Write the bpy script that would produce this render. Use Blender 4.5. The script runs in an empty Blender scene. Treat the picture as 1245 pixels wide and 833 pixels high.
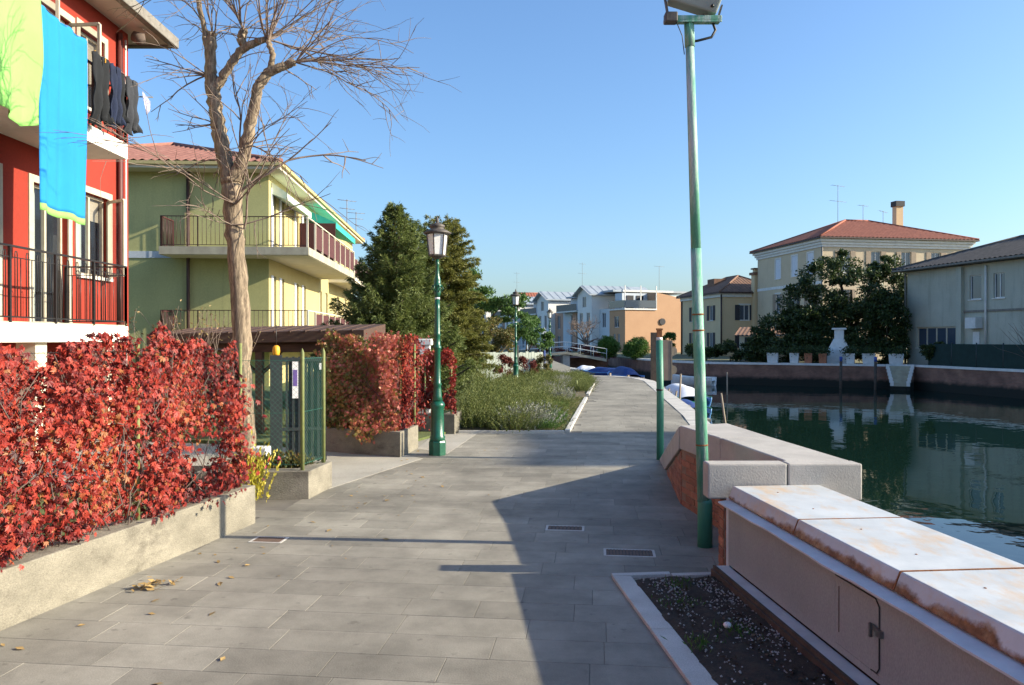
import bpy, math, random
import numpy as np
from mathutils import Vector, Matrix
random.seed(7); rng = np.random.default_rng(7)
sc = bpy.context.scene
C = sc.collection
R = math.radians

# ---------------------------------------------------------------- camera, sky, sun, exposure
CAMZ = 1.68
cam = bpy.data.cameras.new('camera'); cam.sensor_width = 36; cam.lens = 27.47
cam.clip_start = 0.05; cam.clip_end = 6000
co = bpy.data.objects.new('camera', cam); C.objects.link(co)
co.location = (0, 0, CAMZ); co.rotation_euler = (R(90 - 0.27), 0, 0)
sc.camera = co
SUN_EL = R(22.5); SUN_AZ = R(94.5)      # azimuth clockwise from +Y: the sun stands over the canal, to the right
sdir = Vector((math.cos(SUN_EL) * math.sin(SUN_AZ), math.cos(SUN_EL) * math.cos(SUN_AZ), math.sin(SUN_EL)))
w = bpy.data.worlds.new('World'); sc.world = w; w.use_nodes = True
nt = w.node_tree
sky = nt.nodes.new('ShaderNodeTexSky'); sky.sky_type = 'NISHITA'; sky.sun_disc = False
sky.sun_elevation = SUN_EL; sky.sun_rotation = SUN_AZ
sky.altitude = 0; sky.air_density = 1.15; sky.dust_density = 1.6; sky.ozone_density = 6.0
nt.links.new(sky.outputs[0], nt.nodes['Background'].inputs[0])
nt.nodes['Background'].inputs[1].default_value = 0.13
sl = bpy.data.lights.new('sun', 'SUN'); sl.energy = 5.0; sl.angle = R(0.53); sl.color = (1.0, 0.89, 0.69)
so = bpy.data.objects.new('sun', sl); C.objects.link(so)
so.rotation_euler = sdir.to_track_quat('Z', 'Y').to_euler()
sc.view_settings.view_transform = 'Standard'; sc.view_settings.look = 'None'
sc.view_settings.exposure = 1.02; sc.view_settings.gamma = 1.0; sc.view_settings.use_curve_mapping = False
sc.cycles.max_bounces = 6; sc.cycles.transparent_max_bounces = 12

def gx(px, Y):            # how far right of the camera axis a direction lies at distance Y (survey helper)
    return (px - 622.5) / 950.0 * Y

# ---------------------------------------------------------------- mesh builder
WM = {}
class MB:
    def __init__(s): s.v = []; s.f = []; s.sm = []
    def add(s, vs, fs, smooth=False):
        n = len(s.v); s.v += [tuple(v) for v in vs]
        s.f += [tuple(i + n for i in f) for f in fs]; s.sm += [smooth] * len(fs); return s
    def box(s, x0, x1, y0, y1, z0, z1):
        return s.hexa([(x0,y0,z0),(x1,y0,z0),(x1,y1,z0),(x0,y1,z0),(x0,y0,z1),(x1,y0,z1),(x1,y1,z1),(x0,y1,z1)])
    def hexa(s, p):
        return s.add(p, [(3,2,1,0),(4,5,6,7),(0,1,5,4),(1,2,6,5),(2,3,7,6),(3,0,4,7)])
    def bar(s, p, q, wd, ht, up=(0,0,1)):
        p = Vector(p); q = Vector(q); d = (q - p).normalized(); u = Vector(up)
        if abs(d.dot(u)) > .98: u = Vector((0, 1, 0))
        a = d.cross(u).normalized() * wd / 2; b = a.cross(d).normalized() * ht / 2
        return s.hexa([p-a-b, p+a-b, q+a-b, q-a-b, p-a+b, p+a+b, q+a+b, q-a+b])
    def prism(s, pts, z0, z1):
        n = len(pts)
        if sum(pts[i][0]*pts[(i+1)%n][1]-pts[(i+1)%n][0]*pts[i][1] for i in range(n)) < 0: pts = pts[::-1]
        vs = [(x, y, z0) for x, y in pts] + [(x, y, z1) for x, y in pts]
        fs = [tuple(range(n))[::-1], tuple(range(n, 2*n))] + [(i, (i+1) % n, n+(i+1) % n, n+i) for i in range(n)]
        return s.add(vs, fs)
    def tube(s, pts, rad, n=8, smooth=True, cap=True):
        pts = [Vector(p) for p in pts]
        if not hasattr(rad, '__len__'): rad = [rad] * len(pts)
        d = (pts[1] - pts[0]).normalized()
        a = d.cross(Vector((0, 0, 1)) if abs(d.z) < .9 else Vector((1, 0, 0))).normalized()
        vs = []; 
        for i, p in enumerate(pts):
            if i == 0: t = pts[1] - pts[0]
            elif i == len(pts) - 1: t = pts[-1] - pts[-2]
            else: t = pts[i+1] - pts[i-1]
            t = t.normalized(); a = (a - t * a.dot(t)).normalized(); b = t.cross(a)
            for k in range(n):
                an = 2 * math.pi * k / n
                vs.append(p + (a * math.cos(an) + b * math.sin(an)) * rad[i])
        fs = [(i*n+k, i*n+(k+1) % n, (i+1)*n+(k+1) % n, (i+1)*n+k) for i in range(len(pts)-1) for k in range(n)]
        s.add(vs, fs, smooth)
        if cap:
            m = len(s.v) - len(vs)
            s.f += [tuple(m+k for k in range(n))[::-1], tuple(m+(len(pts)-1)*n+k for k in range(n))]; s.sm += [False, False]
        return s
    def lathe(s, prof, n=12, cx=0, cy=0, smooth=True, rot=0):
        vs = [(cx + r*math.cos(2*math.pi*k/n+rot), cy + r*math.sin(2*math.pi*k/n+rot), z) for r, z in prof for k in range(n)]
        m = len(prof)
        fs = [(i*n+k, i*n+(k+1) % n, (i+1)*n+(k+1) % n, (i+1)*n+k) for i in range(m-1) for k in range(n)]
        s.add(vs, fs, smooth); q = len(s.v) - len(vs)
        s.f += [tuple(q+k for k in range(n))[::-1], tuple(q+(m-1)*n+k for k in range(n))]; s.sm += [False, False]
        return s
    def grid(s, fn, nu, nv, smooth=True):
        vs = [fn(i/nu, j/nv) for j in range(nv+1) for i in range(nu+1)]
        fs = [(j*(nu+1)+i, j*(nu+1)+i+1, (j+1)*(nu+1)+i+1, (j+1)*(nu+1)+i) for j in range(nv) for i in range(nu)]
        return s.add(vs, fs, smooth)
    def mesh(s, name, m):
        me = bpy.data.meshes.new(name); me.from_pydata(s.v, [], s.f)
        me.polygons.foreach_set('use_smooth', s.sm); me.materials.append(m); me.update(); return me
    def build(s, name, m, parent=None, world=False, bevel=0, label=None, cat=None, group=None, kind=None, solid=0):
        if world and parent is not None:
            M = WM[parent.name].inverted(); s.v = [tuple(M @ Vector(v)) for v in s.v]
        return put(name, s.mesh(name, m), parent, bevel, label, cat, group, kind, solid)

def tag(o, label=None, cat=None, group=None, kind=None):
    if label: o['label'] = label
    if cat: o['category'] = cat
    if group: o['group'] = group
    if kind: o['kind'] = kind
    return o
def put(name, me, parent=None, bevel=0, label=None, cat=None, group=None, kind=None, solid=0):
    o = bpy.data.objects.new(name, me); C.objects.link(o); o.parent = parent
    WM[o.name] = WM[parent.name] if parent is not None else Matrix()
    if solid:
        md = o.modifiers.new('solid', 'SOLIDIFY'); md.thickness = solid; md.offset = 0
    if bevel:
        md = o.modifiers.new('bevel', 'BEVEL'); md.width = bevel; md.segments = 2; md.limit_method = 'ANGLE'; md.angle_limit = R(40)
    return tag(o, label, cat, group, kind)
def thing(name, label, cat, loc=(0, 0, 0), rz=0, group=None, kind=None):
    o = bpy.data.objects.new(name, None); C.objects.link(o); o.location = loc; o.rotation_euler = (0, 0, rz)
    o.empty_display_size = .2
    WM[o.name] = Matrix.Translation(Vector(loc)) @ Matrix.Rotation(rz, 4, 'Z')
    return tag(o, label, cat, group, kind)
def children(o): return KIDS(o)
def KIDS(o): return [c for c in C.objects if c.parent is o]
def copy_tree(o, kids, parent=None):
    c = o.copy(); C.objects.link(c); c.parent = parent
    for ch in kids.get(o, []): copy_tree(ch, kids, c)
    return c
def kidmap(root):
    m = {}
    for c in C.objects:
        if c.parent: m.setdefault(c.parent, []).append(c)
    return m
def part(name, m, parent, *boxes, bevel=0, world=False, **kw):
    b = MB()
    for q in boxes: b.box(*q)
    return b.build(name, m, parent, world=world, bevel=bevel, **kw)

# ---------------------------------------------------------------- materials
def base_mat(name):
    m = bpy.data.materials.new(name); m.use_nodes = True
    n = m.node_tree.nodes; return m, n, m.node_tree.links, n['Principled BSDF']
def noise(n, l, vec, scale, detail=5, rough=.6):
    t = n.new('ShaderNodeTexNoise'); t.inputs['Scale'].default_value = scale
    t.inputs['Detail'].default_value = detail; t.inputs['Roughness'].default_value = rough
    if vec is not None: l.new(vec, t.inputs['Vector'])
    return t.outputs['Fac']
def ramp(n, l, fac, stops):
    r = n.new('ShaderNodeValToRGB'); e = r.color_ramp.elements
    while len(e) < len(stops): e.new(.5)
    for i, (p, c) in enumerate(stops):
        e[i].position = p; e[i].color = (*c, 1) if len(c) == 3 else c
    l.new(fac, r.inputs[0]); return r.outputs[0]
def mixc(n, l, f, a, b, mode='MIX'):
    x = n.new('ShaderNodeMix'); x.data_type = 'RGBA'; x.blend_type = mode
    for s, v in ((0, f), (6, a), (7, b)):
        if hasattr(v, 'is_output'): l.new(v, x.inputs[s])
        else: x.inputs[s].default_value = v if s == 0 else (*v, 1)
    return x.outputs[2]
def mapv(n, l, stretch=(1, 1, 1), local=False):
    mp = n.new('ShaderNodeMapping'); mp.inputs['Scale'].default_value = stretch
    if local: l.new(n.new('ShaderNodeTexCoord').outputs['Object'], mp.inputs[0])
    else: l.new(n.new('ShaderNodeNewGeometry').outputs['Position'], mp.inputs[0])
    return mp.outputs[0]
def mat(name, a, b=None, scale=3, rough=.75, bump=0, bscale=60, metal=0, stain=None, sscale=1.2, samt=.5, stretch=(1,1,1), rnd=0, fine=0, spec=.5, local=False):
    m, n, l, p = base_mat(name)
    v = mapv(n, l, stretch, local)
    b = b or tuple(c * .8 for c in a)
    col = ramp(n, l, noise(n, l, v, scale), [(.32, b), (.68, a)])
    if stain:
        f = ramp(n, l, noise(n, l, v, sscale, 8, .7), [(1 - samt - .08, (0, 0, 0)), (1 - samt + .12, (1, 1, 1))])
        col = mixc(n, l, f, col, stain)
    if fine:
        f = noise(n, l, v, bscale * 1.7, 2)
        col = mixc(n, l, fine, col, ramp(n, l, f, [(.3, (.25, .25, .25)), (.7, (.75, .75, .75))]), 'OVERLAY')
    if rnd:
        oi = n.new('ShaderNodeObjectInfo'); hs = n.new('ShaderNodeHueSaturation')
        mr = n.new('ShaderNodeMapRange'); mr.inputs[3].default_value = 1 - rnd; mr.inputs[4].default_value = 1 + rnd
        l.new(oi.outputs['Random'], mr.inputs[0]); l.new(mr.outputs[0], hs.inputs['Value']); l.new(col, hs.inputs['Color'])
        col = hs.outputs[0]
    l.new(col, p.inputs['Base Color'])
    p.inputs['Roughness'].default_value = rough; p.inputs['Metallic'].default_value = metal
    p.inputs['Specular IOR Level'].default_value = spec
    if bump:
        bp = n.new('ShaderNodeBump'); bp.inputs['Strength'].default_value = bump; bp.inputs['Distance'].default_value = .01
        l.new(noise(n, l, v, bscale, 6), bp.inputs['Height']); l.new(bp.outputs[0], p.inputs['Normal'])
    return m
def leafmat(name, stops, rough=.5, trans=.25, spec=.4):
    m, n, l, p = base_mat(name)
    at = n.new('ShaderNodeAttribute'); at.attribute_name = 'tint'
    col = ramp(n, l, at.outputs['Fac'], stops)
    l.new(col, p.inputs['Base Color']); p.inputs['Roughness'].default_value = rough
    p.inputs['Specular IOR Level'].default_value = spec
    tr = n.new('ShaderNodeBsdfTranslucent'); l.new(col, tr.inputs[0])
    mx = n.new('ShaderNodeMixShader'); mx.inputs[0].default_value = trans
    l.new(p.outputs[0], mx.inputs[1]); l.new(tr.outputs[0], mx.inputs[2])
    l.new(mx.outputs[0], n['Material Output'].inputs[0]); return m
def stucco(name, a, b, dirt, samt=.35, streak=True):
    m, n, l, p = base_mat(name)
    v = mapv(n, l); vs = mapv(n, l, (2.2, 2.2, .22))
    col = ramp(n, l, noise(n, l, v, .7, 7), [(.3, b), (.7, a)])
    f = ramp(n, l, noise(n, l, vs, 1.4, 7, .65), [(1-samt-.05, (0, 0, 0)), (1-samt+.25, (.7, .7, .7))])
    col = mixc(n, l, f, col, dirt)
    col = mixc(n, l, .25, col, ramp(n, l, noise(n, l, v, 30, 3), [(.3, (.3, .3, .3)), (.7, (.7, .7, .7))]), 'OVERLAY')
    l.new(col, p.inputs['Base Color']); p.inputs['Roughness'].default_value = .9
    bp = n.new('ShaderNodeBump'); bp.inputs['Strength'].default_value = .25; bp.inputs['Distance'].default_value = .01
    l.new(noise(n, l, v, 45, 4), bp.inputs['Height']); l.new(bp.outputs[0], p.inputs['Normal']); return m
def brickmat(name, a, b, mortar, scale=1.0, dark=None, zdark=None):
    # courses follow the wall: u = along (x+y mixed), v = height
    m, n, l, p = base_mat(name)
    g = n.new('ShaderNodeNewGeometry'); sx = n.new('ShaderNodeSeparateXYZ'); l.new(g.outputs['Position'], sx.inputs[0])
    ad = n.new('ShaderNodeMath'); ad.operation = 'SUBTRACT'; l.new(sx.outputs[0], ad.inputs[0]); l.new(sx.outputs[1], ad.inputs[1])
    cx = n.new('ShaderNodeCombineXYZ'); l.new(ad.outputs[0], cx.inputs[0]); l.new(sx.outputs[2], cx.inputs[1])
    bt = n.new('ShaderNodeTexBrick'); l.new(cx.outputs[0], bt.inputs[0]); bt.inputs['Scale'].default_value = scale
    for k, c in (('Color1', a), ('Color2', b), ('Mortar', mortar)): bt.inputs[k].default_value = (*c, 1)
    bt.inputs['Brick Width'].default_value = .26; bt.inputs['Row Height'].default_value = .075; bt.inputs['Mortar Size'].default_value = .009
    v = mapv(n, l)
    col = mixc(n, l, .7, bt.outputs[0], ramp(n, l, noise(n, l, v, 1.3, 7), [(.3, (.22, .2, .2)), (.7, (.72, .72, .7))]), 'OVERLAY')
    if dark:   # algae band up to the tide line
        mr = n.new('ShaderNodeMapRange'); mr.inputs[1].default_value = zdark - .12; mr.inputs[2].default_value = zdark + .12
        mr.inputs[3].default_value = 1; mr.inputs[4].default_value = 0
        nz = n.new('ShaderNodeMath'); nz.operation = 'MULTIPLY_ADD'; l.new(noise(n, l, v, 2.5), nz.inputs[0]); nz.inputs[1].default_value = .35
        l.new(sx.outputs[2], nz.inputs[2]); l.new(nz.outputs[0], mr.inputs[0])
        col = mixc(n, l, mr.outputs[0], col, dark)
    l.new(col, p.inputs['Base Color']); p.inputs['Roughness'].default_value = .85
    return m
def tilemat(name, a, b, c, pitch=.22, axis='along'):
    m, n, l, p = base_mat(name)
    v = mapv(n, l)
    col = ramp(n, l, noise(n, l, v, 2.6, 8, .75), [(.28, b), (.5, a), (.75, c)])
    l.new(col, p.inputs['Base Color']); p.inputs['Roughness'].default_value = .9
    return m
def glass(name, col=(.03, .04, .05), clear=False):
    m, n, l, p = base_mat(name)
    p.inputs['Base Color'].default_value = (*col, 1); p.inputs['Roughness'].default_value = .06
    p.inputs['Specular IOR Level'].default_value = .8
    if clear:
        t = n.new('ShaderNodeBsdfTransparent'); mx = n.new('ShaderNodeMixShader'); mx.inputs[0].default_value = .35
        l.new(t.outputs[0], mx.inputs[1]); l.new(p.outputs[0], mx.inputs[2]); l.new(mx.outputs[0], n['Material Output'].inputs[0])
    return m

def slabmat():
    m, n, l, p = base_mat('paving_slab')
    v = mapv(n, l)
    col = ramp(n, l, noise(n, l, v, 3.2, 8, .7), [(.28, (.205, .19, .156)), (.55, (.28, .26, .213)), (.8, (.335, .31, .257))])
    big = ramp(n, l, noise(n, l, v, .55, 6, .62), [(.34, (.27, .27, .27)), (.66, (.64, .64, .64))])        # old damp stains across many slabs
    col = mixc(n, l, .75, col, big, 'OVERLAY')
    spots = ramp(n, l, noise(n, l, v, 9, 3, .5), [(.66, (0, 0, 0)), (.72, (.55, .55, .55))])              # chewing gum, oil drips
    col = mixc(n, l, spots, col, (.13, .12, .10))
    gr = ramp(n, l, noise(n, l, mapv(n, l, (1, 3, 1)), 120, 2), [(.3, (.35, .35, .35)), (.7, (.65, .65, .65))])
    col = mixc(n, l, .5, col, gr, 'OVERLAY')
    oi = n.new('ShaderNodeObjectInfo'); hs = n.new('ShaderNodeHueSaturation'); mr = n.new('ShaderNodeMapRange'); mr.inputs[3].default_value = .84; mr.inputs[4].default_value = 1.12
    l.new(oi.outputs['Random'], mr.inputs[0]); l.new(mr.outputs[0], hs.inputs['Value']); l.new(col, hs.inputs['Color'])
    l.new(hs.outputs[0], p.inputs['Base Color']); p.inputs['Roughness'].default_value = .82; p.inputs['Specular IOR Level'].default_value = .25
    bp = n.new('ShaderNodeBump'); bp.inputs['Strength'].default_value = .22; bp.inputs['Distance'].default_value = .01
    l.new(noise(n, l, v, 90, 6), bp.inputs['Height']); l.new(bp.outputs[0], p.inputs['Normal']); return m
M = {}
M['slab'] = slabmat()
M['joint'] = mat('joint_sand', (.17, .155, .13), (.11, .10, .085), 3, .95)
M['concrete'] = mat('cast_concrete', (.265, .24, .185), (.16, .145, .11), 2.4, .9, .6, 50, stain=(.085, .073, .056), sscale=2.0, samt=.38, stretch=(1, 1, 1.9), fine=.45)
M['drive'] = mat('driveway_concrete', (.42, .39, .33), (.32, .3, .25), 1.5, .9, .3, 60, stain=(.24, .22, .18), sscale=1.0, samt=.3, fine=.4)
M['stone'] = mat('istrian_stone', (.47, .44, .395), (.36, .335, .30), 3, .8, .35, 70, stain=(.25, .23, .205), sscale=3.5, samt=.33, fine=.18)
M['kerb'] = mat('kerb_stone', (.55, .53, .48), (.42, .40, .36), 4, .8, .2, 80, stain=(.27, .25, .22), sscale=2.5, samt=.25, fine=.4)
M['brick'] = mat('brick', (.36, .15, .085), (.26, .10, .06), 9, .9, .6, 80, stain=(.45, .33, .25), sscale=7, samt=.2, rnd=.25, fine=.4)
M['mortar'] = mat('mortar', (.30, .20, .14), (.2, .13, .09), 10, .95, .5, 90)
M['soil'] = mat('planter_soil', (.055, .036, .022), (.018, .013, .009), 14, .95, 1.0, 60, fine=.6)
M['grass'] = mat('lawn', (.12, .15, .04), (.07, .09, .025), 6, .95, .6, 60)
M['ground'] = mat('ground', (.26, .24, .19), (.16, .15, .11), .8, .95, .4, 20)
M['fground'] = mat('far_ground', (.16, .16, .08), (.10, .10, .05), .3, .95)
M['green_iron'] = mat('green_lamp_paint', (.008, .10, .055), (.006, .07, .04), 14, .32, .15, 30, spec=.6)
M['lamp_cap'] = mat('weathered_lead', (.10, .085, .07), (.06, .05, .045), 20, .6, .2, 50)
M['frost'] = mat('frosted_pane', (.78, .78, .76), (.70, .70, .68), 5, .35)
M['pole'] = mat('faded_green_paint', (.12, .38, .25), (.09, .30, .20), 6, .6, .25, 60, stain=(.44, .49, .46), sscale=6, samt=.47, stretch=(2.5, 2.5, .35), fine=.3)
M['pole_dark'] = mat('green_post_paint', (.05, .24, .15), (.04, .18, .12), 6, .5, .25, 60, stain=(.16, .28, .24), sscale=6, samt=.3, stretch=(2, 2, .4))
M['rust'] = mat('rust', (.30, .12, .04), (.14, .05, .02), 20, .9, .5, 80)
M['white_metal'] = None
M['panel'] = mat('barrier_panel_paint', (.31, .33, .325), (.265, .28, .275), 2, .65, .2, 90, stain=(.22, .19, .16), sscale=2.0, samt=.27, fine=.25, stretch=(1, 1, .5))
M['flange'] = mat('flange_paint', (.58, .62, .64), (.45, .49, .51), 6, .55, .3, 40, stain=(.30, .22, .15), sscale=5, samt=.22)
M['plinth'] = mat('dirty_steel', (.10, .07, .05), (.05, .037, .028), 8, .8, .5, 50)
M['chrome'] = mat('latch_steel', (.25, .25, .25), (.16, .16, .16), 20, .4, metal=.8)
M['black_metal'] = mat('black_railing', (.022, .019, .018), (.015, .013, .012), 20, .45)
M['brown_metal'] = mat('brown_railing', (.06, .025, .02), (.04, .018, .015), 10, .5)
M['brown_screen'] = mat('brown_screen', (.085, .022, .022), (.06, .016, .016), 5, .8)
M['red_wall'] = stucco('red_stucco', (.29, .028, .013), (.245, .022, .010), (.16, .017, .010), .35)
M['white_slab'] = mat('white_painted_slab', (.80, .77, .70), (.70, .67, .60), 2, .85, .2, 40, stain=(.45, .42, .36), sscale=2, samt=.2, stretch=(1, 1, .5))
M['cream'] = mat('cream_paint', (.70, .62, .46), (.62, .54, .40), 2, .85, .2, 60, stain=(.48, .41, .3), sscale=2, samt=.25)
M['frame_beige'] = mat('beige_window_frame', (.50, .45, .35), (.42, .37, .28), 8, .6)
M['frame_white'] = mat('white_window_frame', (.75, .75, .73), (.66, .66, .64), 8, .6)
M['glass'] = glass('window_glass', (.05, .07, .10))
M['glass_clear'] = glass('clear_glass', (.05, .06, .08), True)
M['curtain'] = mat('pale_curtain', (.66, .74, .70), (.52, .60, .57), 3, .95, stretch=(14, 14, .6))
M['blind'] = mat('roller_blind', (.62, .55, .42), (.5, .44, .33), 3, .9, stretch=(1, 1, 16))
M['soffit'] = mat('soffit_plaster', (.62, .52, .46), (.52, .43, .38), 2, .9)
M['gutter'] = mat('grey_gutter', (.24, .22, .19), (.15, .135, .115), 7, .8, .4, 40)
M['green_wall'] = stucco('green_stucco', (.48, .47, .205), (.40, .39, .17), (.25, .25, .12), .4)
M['pale_yellow'] = stucco('pale_yellow_stucco', (.48, .41, .19), (.42, .35, .16), (.32, .27, .135), .3)
M['slab_grey'] = mat('balcony_concrete', (.44, .41, .31), (.32, .29, .22), 2.5, .9, .4, 40, stain=(.18, .16, .12), sscale=3, samt=.3, stretch=(1, 1, .5))
M['slab_pale'] = mat('balcony_underside', (.66, .60, .46), (.57, .52, .40), 2.5, .9, .2, 40)
M['tile_red'] = tilemat('red_roof_tile', (.27, .115, .085), (.17, .07, .052), (.36, .18, .14))
M['tile_rust'] = tilemat('rust_roof_tile', (.30, .095, .055), (.17, .06, .04), (.40, .15, .09))
M['tile_brown'] = tilemat('brown_roof_tile', (.20, .11, .07), (.11, .07, .05), (.30, .16, .10))
M['tile_dark'] = tilemat('dark_roof_tile', (.08, .07, .062), (.045, .04, .036), (.13, .11, .095))
M['awning_green'] = mat('green_awning', (.03, .42, .33), (.02, .36, .28), 4, .8)
M['awning_pale'] = mat('pale_awning', (.62, .68, .56), (.22, .42, .30), 9, .8, stretch=(.1, 3.2, .1))
M['bark'] = mat('pale_bark', (.36, .28, .19), (.09, .065, .045), 16, .95, 1.0, 30, stretch=(2.2, 2.2, .3), fine=.6)
M['twig'] = mat('twig_bark', (.25, .19, .15), (.14, .10, .08), 12, .9)
M['twig_dark'] = mat('dark_twig', (.14, .10, .08), (.08, .06, .05), 12, .9)
M['trunk'] = mat('dark_trunk', (.10, .075, .05), (.06, .045, .03), 8, .95, .8, 30)
M['wood'] = mat('dark_timber', (.10, .05, .03), (.05, .025, .016), 4, .75, .5, 40, stretch=(1, 6, 6))
M['grey_wood'] = mat('weathered_timber', (.30, .25, .19), (.2, .165, .125), 5, .9, .5, 40, stretch=(3, 3, .5), rnd=.12)
M['plank'] = mat('grey_green_plank', (.36, .40, .35), (.27, .31, .27), 4, .85, .3, 40, stretch=(4, 4, .5), rnd=.14)
M['mesh_green'] = mat('green_wire', (.03, .16, .11), (.02, .12, .08), 10, .5)
M['post_olive'] = mat('olive_fence_post', (.20, .22, .07), (.12, .15, .05), 18, .7, stain=(.3, .2, .1), sscale=12, samt=.3)
M['gate'] = mat('dark_green_gate', (.035, .042, .042), (.024, .03, .03), 8, .5)
M['white_paint'] = mat('white_paint', (.80, .80, .78), (.70, .70, .68), 4, .7)
M['yellow'] = mat('yellow_plastic', (.80, .40, .02), (.72, .34, .02), 5, .5)
M['purple'] = mat('purple_print', (.16, .10, .35), (.14, .09, .3), 5, .6)
M['bluepaint'] = mat('blue_paint', (.05, .10, .38), (.04, .08, .3), 5, .6)
M['tarp_blue'] = mat('blue_tarpaulin', (.02, .06, .22), (.015, .04, .15), 5, .6, .3, 10)
M['boat_blue'] = mat('pale_blue_hull', (.12, .32, .62), (.10, .27, .55), 5, .5)
M['boat_green'] = mat('green_deck', (.03, .22, .14), (.02, .17, .11), 5, .5)
M['cover'] = mat('white_boat_cover', (.78, .80, .84), (.68, .7, .75), 3, .7, .4, 8)
M['boat_white'] = mat('white_hull', (.76, .76, .74), (.66, .66, .64), 4, .5)
M['floodbody'] = mat('floodlight_casing', (.34, .39, .36), (.29, .33, .31), 6, .55)
M['reflector'] = mat('floodlight_lens', (.55, .58, .60), (.40, .43, .46), 3, .12, metal=.5)
M['cable'] = mat('black_rubber', (.02, .02, .02), None, 5, .6)
M['pvc'] = mat('pipe_red', (.12, .03, .025), (.09, .025, .02), 6, .6)
M['pipe_brown'] = mat('brown_pipe', (.06, .03, .025), (.045, .022, .02), 6, .6)
M['far_grey'] = stucco('pale_grey_stucco', (.55, .60, .64), (.48, .53, .57), (.38, .42, .45), .2)
M['far_white'] = stucco('white_stucco', (.76, .75, .72), (.68, .67, .64), (.55, .54, .5), .2)
M['far_orange'] = stucco('orange_stucco', (.48, .29, .17), (.44, .26, .15), (.34, .21, .13), .25)
M['far_brown'] = stucco('brown_stucco', (.46, .29, .21), (.40, .25, .18), (.3, .2, .15), .2)
M['zinc'] = mat('zinc_roof', (.34, .38, .42), (.27, .31, .34), 1, .5, stretch=(1, 1, 1))
M['ochre'] = stucco('ochre_stucco', (.66, .50, .30), (.58, .44, .26), (.36, .28, .19), .32)
M['ochre_pale'] = stucco('faded_ochre_stucco', (.60, .49, .34), (.52, .42, .29), (.30, .25, .19), .4)
M['grey_wall'] = stucco('grey_green_stucco', (.46, .46, .38), (.38, .38, .31), (.20, .20, .17), .42)
M['shutter'] = mat('dark_shutter', (.035, .035, .04), (.025, .025, .03), 6, .7)
M['shutter_tan'] = mat('tan_shutter', (.32, .24, .17), (.26, .2, .14), 6, .7)
M['shutter_white'] = mat('pale_shutter', (.66, .68, .74), (.58, .60, .66), 6, .7)
M['bank_brick'] = brickmat('bank_brick', (.26, .12, .085), (.20, .09, .065), (.22, .17, .13), 1, (.012, .014, .010), -.78)
M['tower_brick'] = brickmat('tower_brick', (.36, .17, .11), (.28, .13, .08), (.3, .24, .18))
M['pot'] = mat('white_planter', (.68, .68, .66), (.56, .56, .54), 5, .8)
M['terracotta'] = mat('terracotta', (.42, .16, .08), (.34, .13, .07), 5, .8)
M['dark_net'] = mat('dark_green_net', (.012, .035, .03), (.008, .025, .02), 3, .9)
M['brown_panel'] = mat('brown_board', (.30, .22, .17), (.24, .175, .135), 2, .85, stain=(.16, .12, .09), sscale=2, samt=.3)
M['stone_white'] = mat('white_stone', (.72, .71, .68), (.60, .59, .56), 3, .8)
M['pebble'] = mat('pale_gravel', (.45, .43, .40), (.25, .24, .22), 30, .9)
M['grate'] = mat('rusty_grate', (.16, .10, .07), (.09, .06, .045), 20, .8)
M['cloth_lime'] = mat('lime_cloth', (.25, .56, .13), (.22, .51, .11), 1.2, .9, .3, 300)
M['cloth_blue'] = mat('blue_cloth', (.008, .23, .60), (.006, .20, .54), 1.2, .9, .3, 300)
M['cloth_dark'] = mat('black_cloth', (.010, .012, .015), (.006, .007, .009), 5, .95)
M['cloth_denim'] = mat('dark_denim', (.010, .018, .05), (.007, .012, .03), 5, .95)
M['cloth_grey'] = mat('grey_cloth', (.035, .038, .045), (.02, .022, .027), 4, .95)
M['cloth_print'] = mat('patterned_cloth', (.55, .55, .62), (.05, .05, .16), 30, .95)
M['dry_leaf'] = mat('dry_leaf', (.36, .24, .09), (.24, .15, .05), 20, .9, rnd=.3)
LEAF = {}
LEAF['ivy'] = leafmat('red_creeper', [(0, (.055, .010, .010)), (.3, (.18, .018, .016)), (.6, (.33, .036, .024)), (.84, (.44, .060, .036)), (.95, (.42, .13, .05)), (1, (.22, .13, .035))], .5, .25, .35)
LEAF['ivy2'] = leafmat('turning_creeper', [(0, (.10, .11, .025)), (.3, (.24, .21, .05)), (.5, (.40, .22, .08)), (.72, (.55, .13, .10)), (1, (.62, .24, .18))], .42, .3, .5)
LEAF['spruce'] = leafmat('spruce_needle', [(0, (.075, .105, .028)), (.6, (.15, .19, .048)), (1, (.24, .26, .075))], .6, .3)
LEAF['yew'] = leafmat('golden_needle', [(0, (.10, .12, .026)), (.6, (.20, .20, .045)), (1, (.30, .26, .07))], .6, .3)
LEAF['pine'] = leafmat('pine_needle', [(0, (.05, .11, .03)), (.6, (.10, .19, .045)), (1, (.16, .25, .065))], .6, .3)
LEAF['dark'] = leafmat('evergreen_leaf', [(0, (.022, .04, .014)), (.6, (.055, .085, .024)), (1, (.10, .135, .036))], .45, .25)
LEAF['bright'] = leafmat('bright_shrub_leaf', [(0, (.04, .10, .015)), (.6, (.08, .17, .025)), (1, (.13, .24, .04))], .5, .25)
LEAF['mixed'] = leafmat('autumn_shrub_leaf', [(0, (.06, .07, .018)), (.5, (.13, .13, .03)), (.8, (.22, .15, .05)), (1, (.28, .13, .06))], .5, .25)
LEAF['rosemary'] = leafmat('rosemary_leaf', [(0, (.075, .105, .028)), (.55, (.145, .175, .045)), (1, (.24, .24, .075))], .6, .3)
LEAF['silver'] = leafmat('silver_leaf', [(0, (.17, .175, .14)), (.6, (.28, .285, .24)), (1, (.40, .40, .34))], .7, .15)
LEAF['yellow'] = leafmat('yellow_leaf', [(0, (.30, .28, .03)), (.6, (.55, .48, .06)), (1, (.72, .60, .12))], .5, .3)
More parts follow.
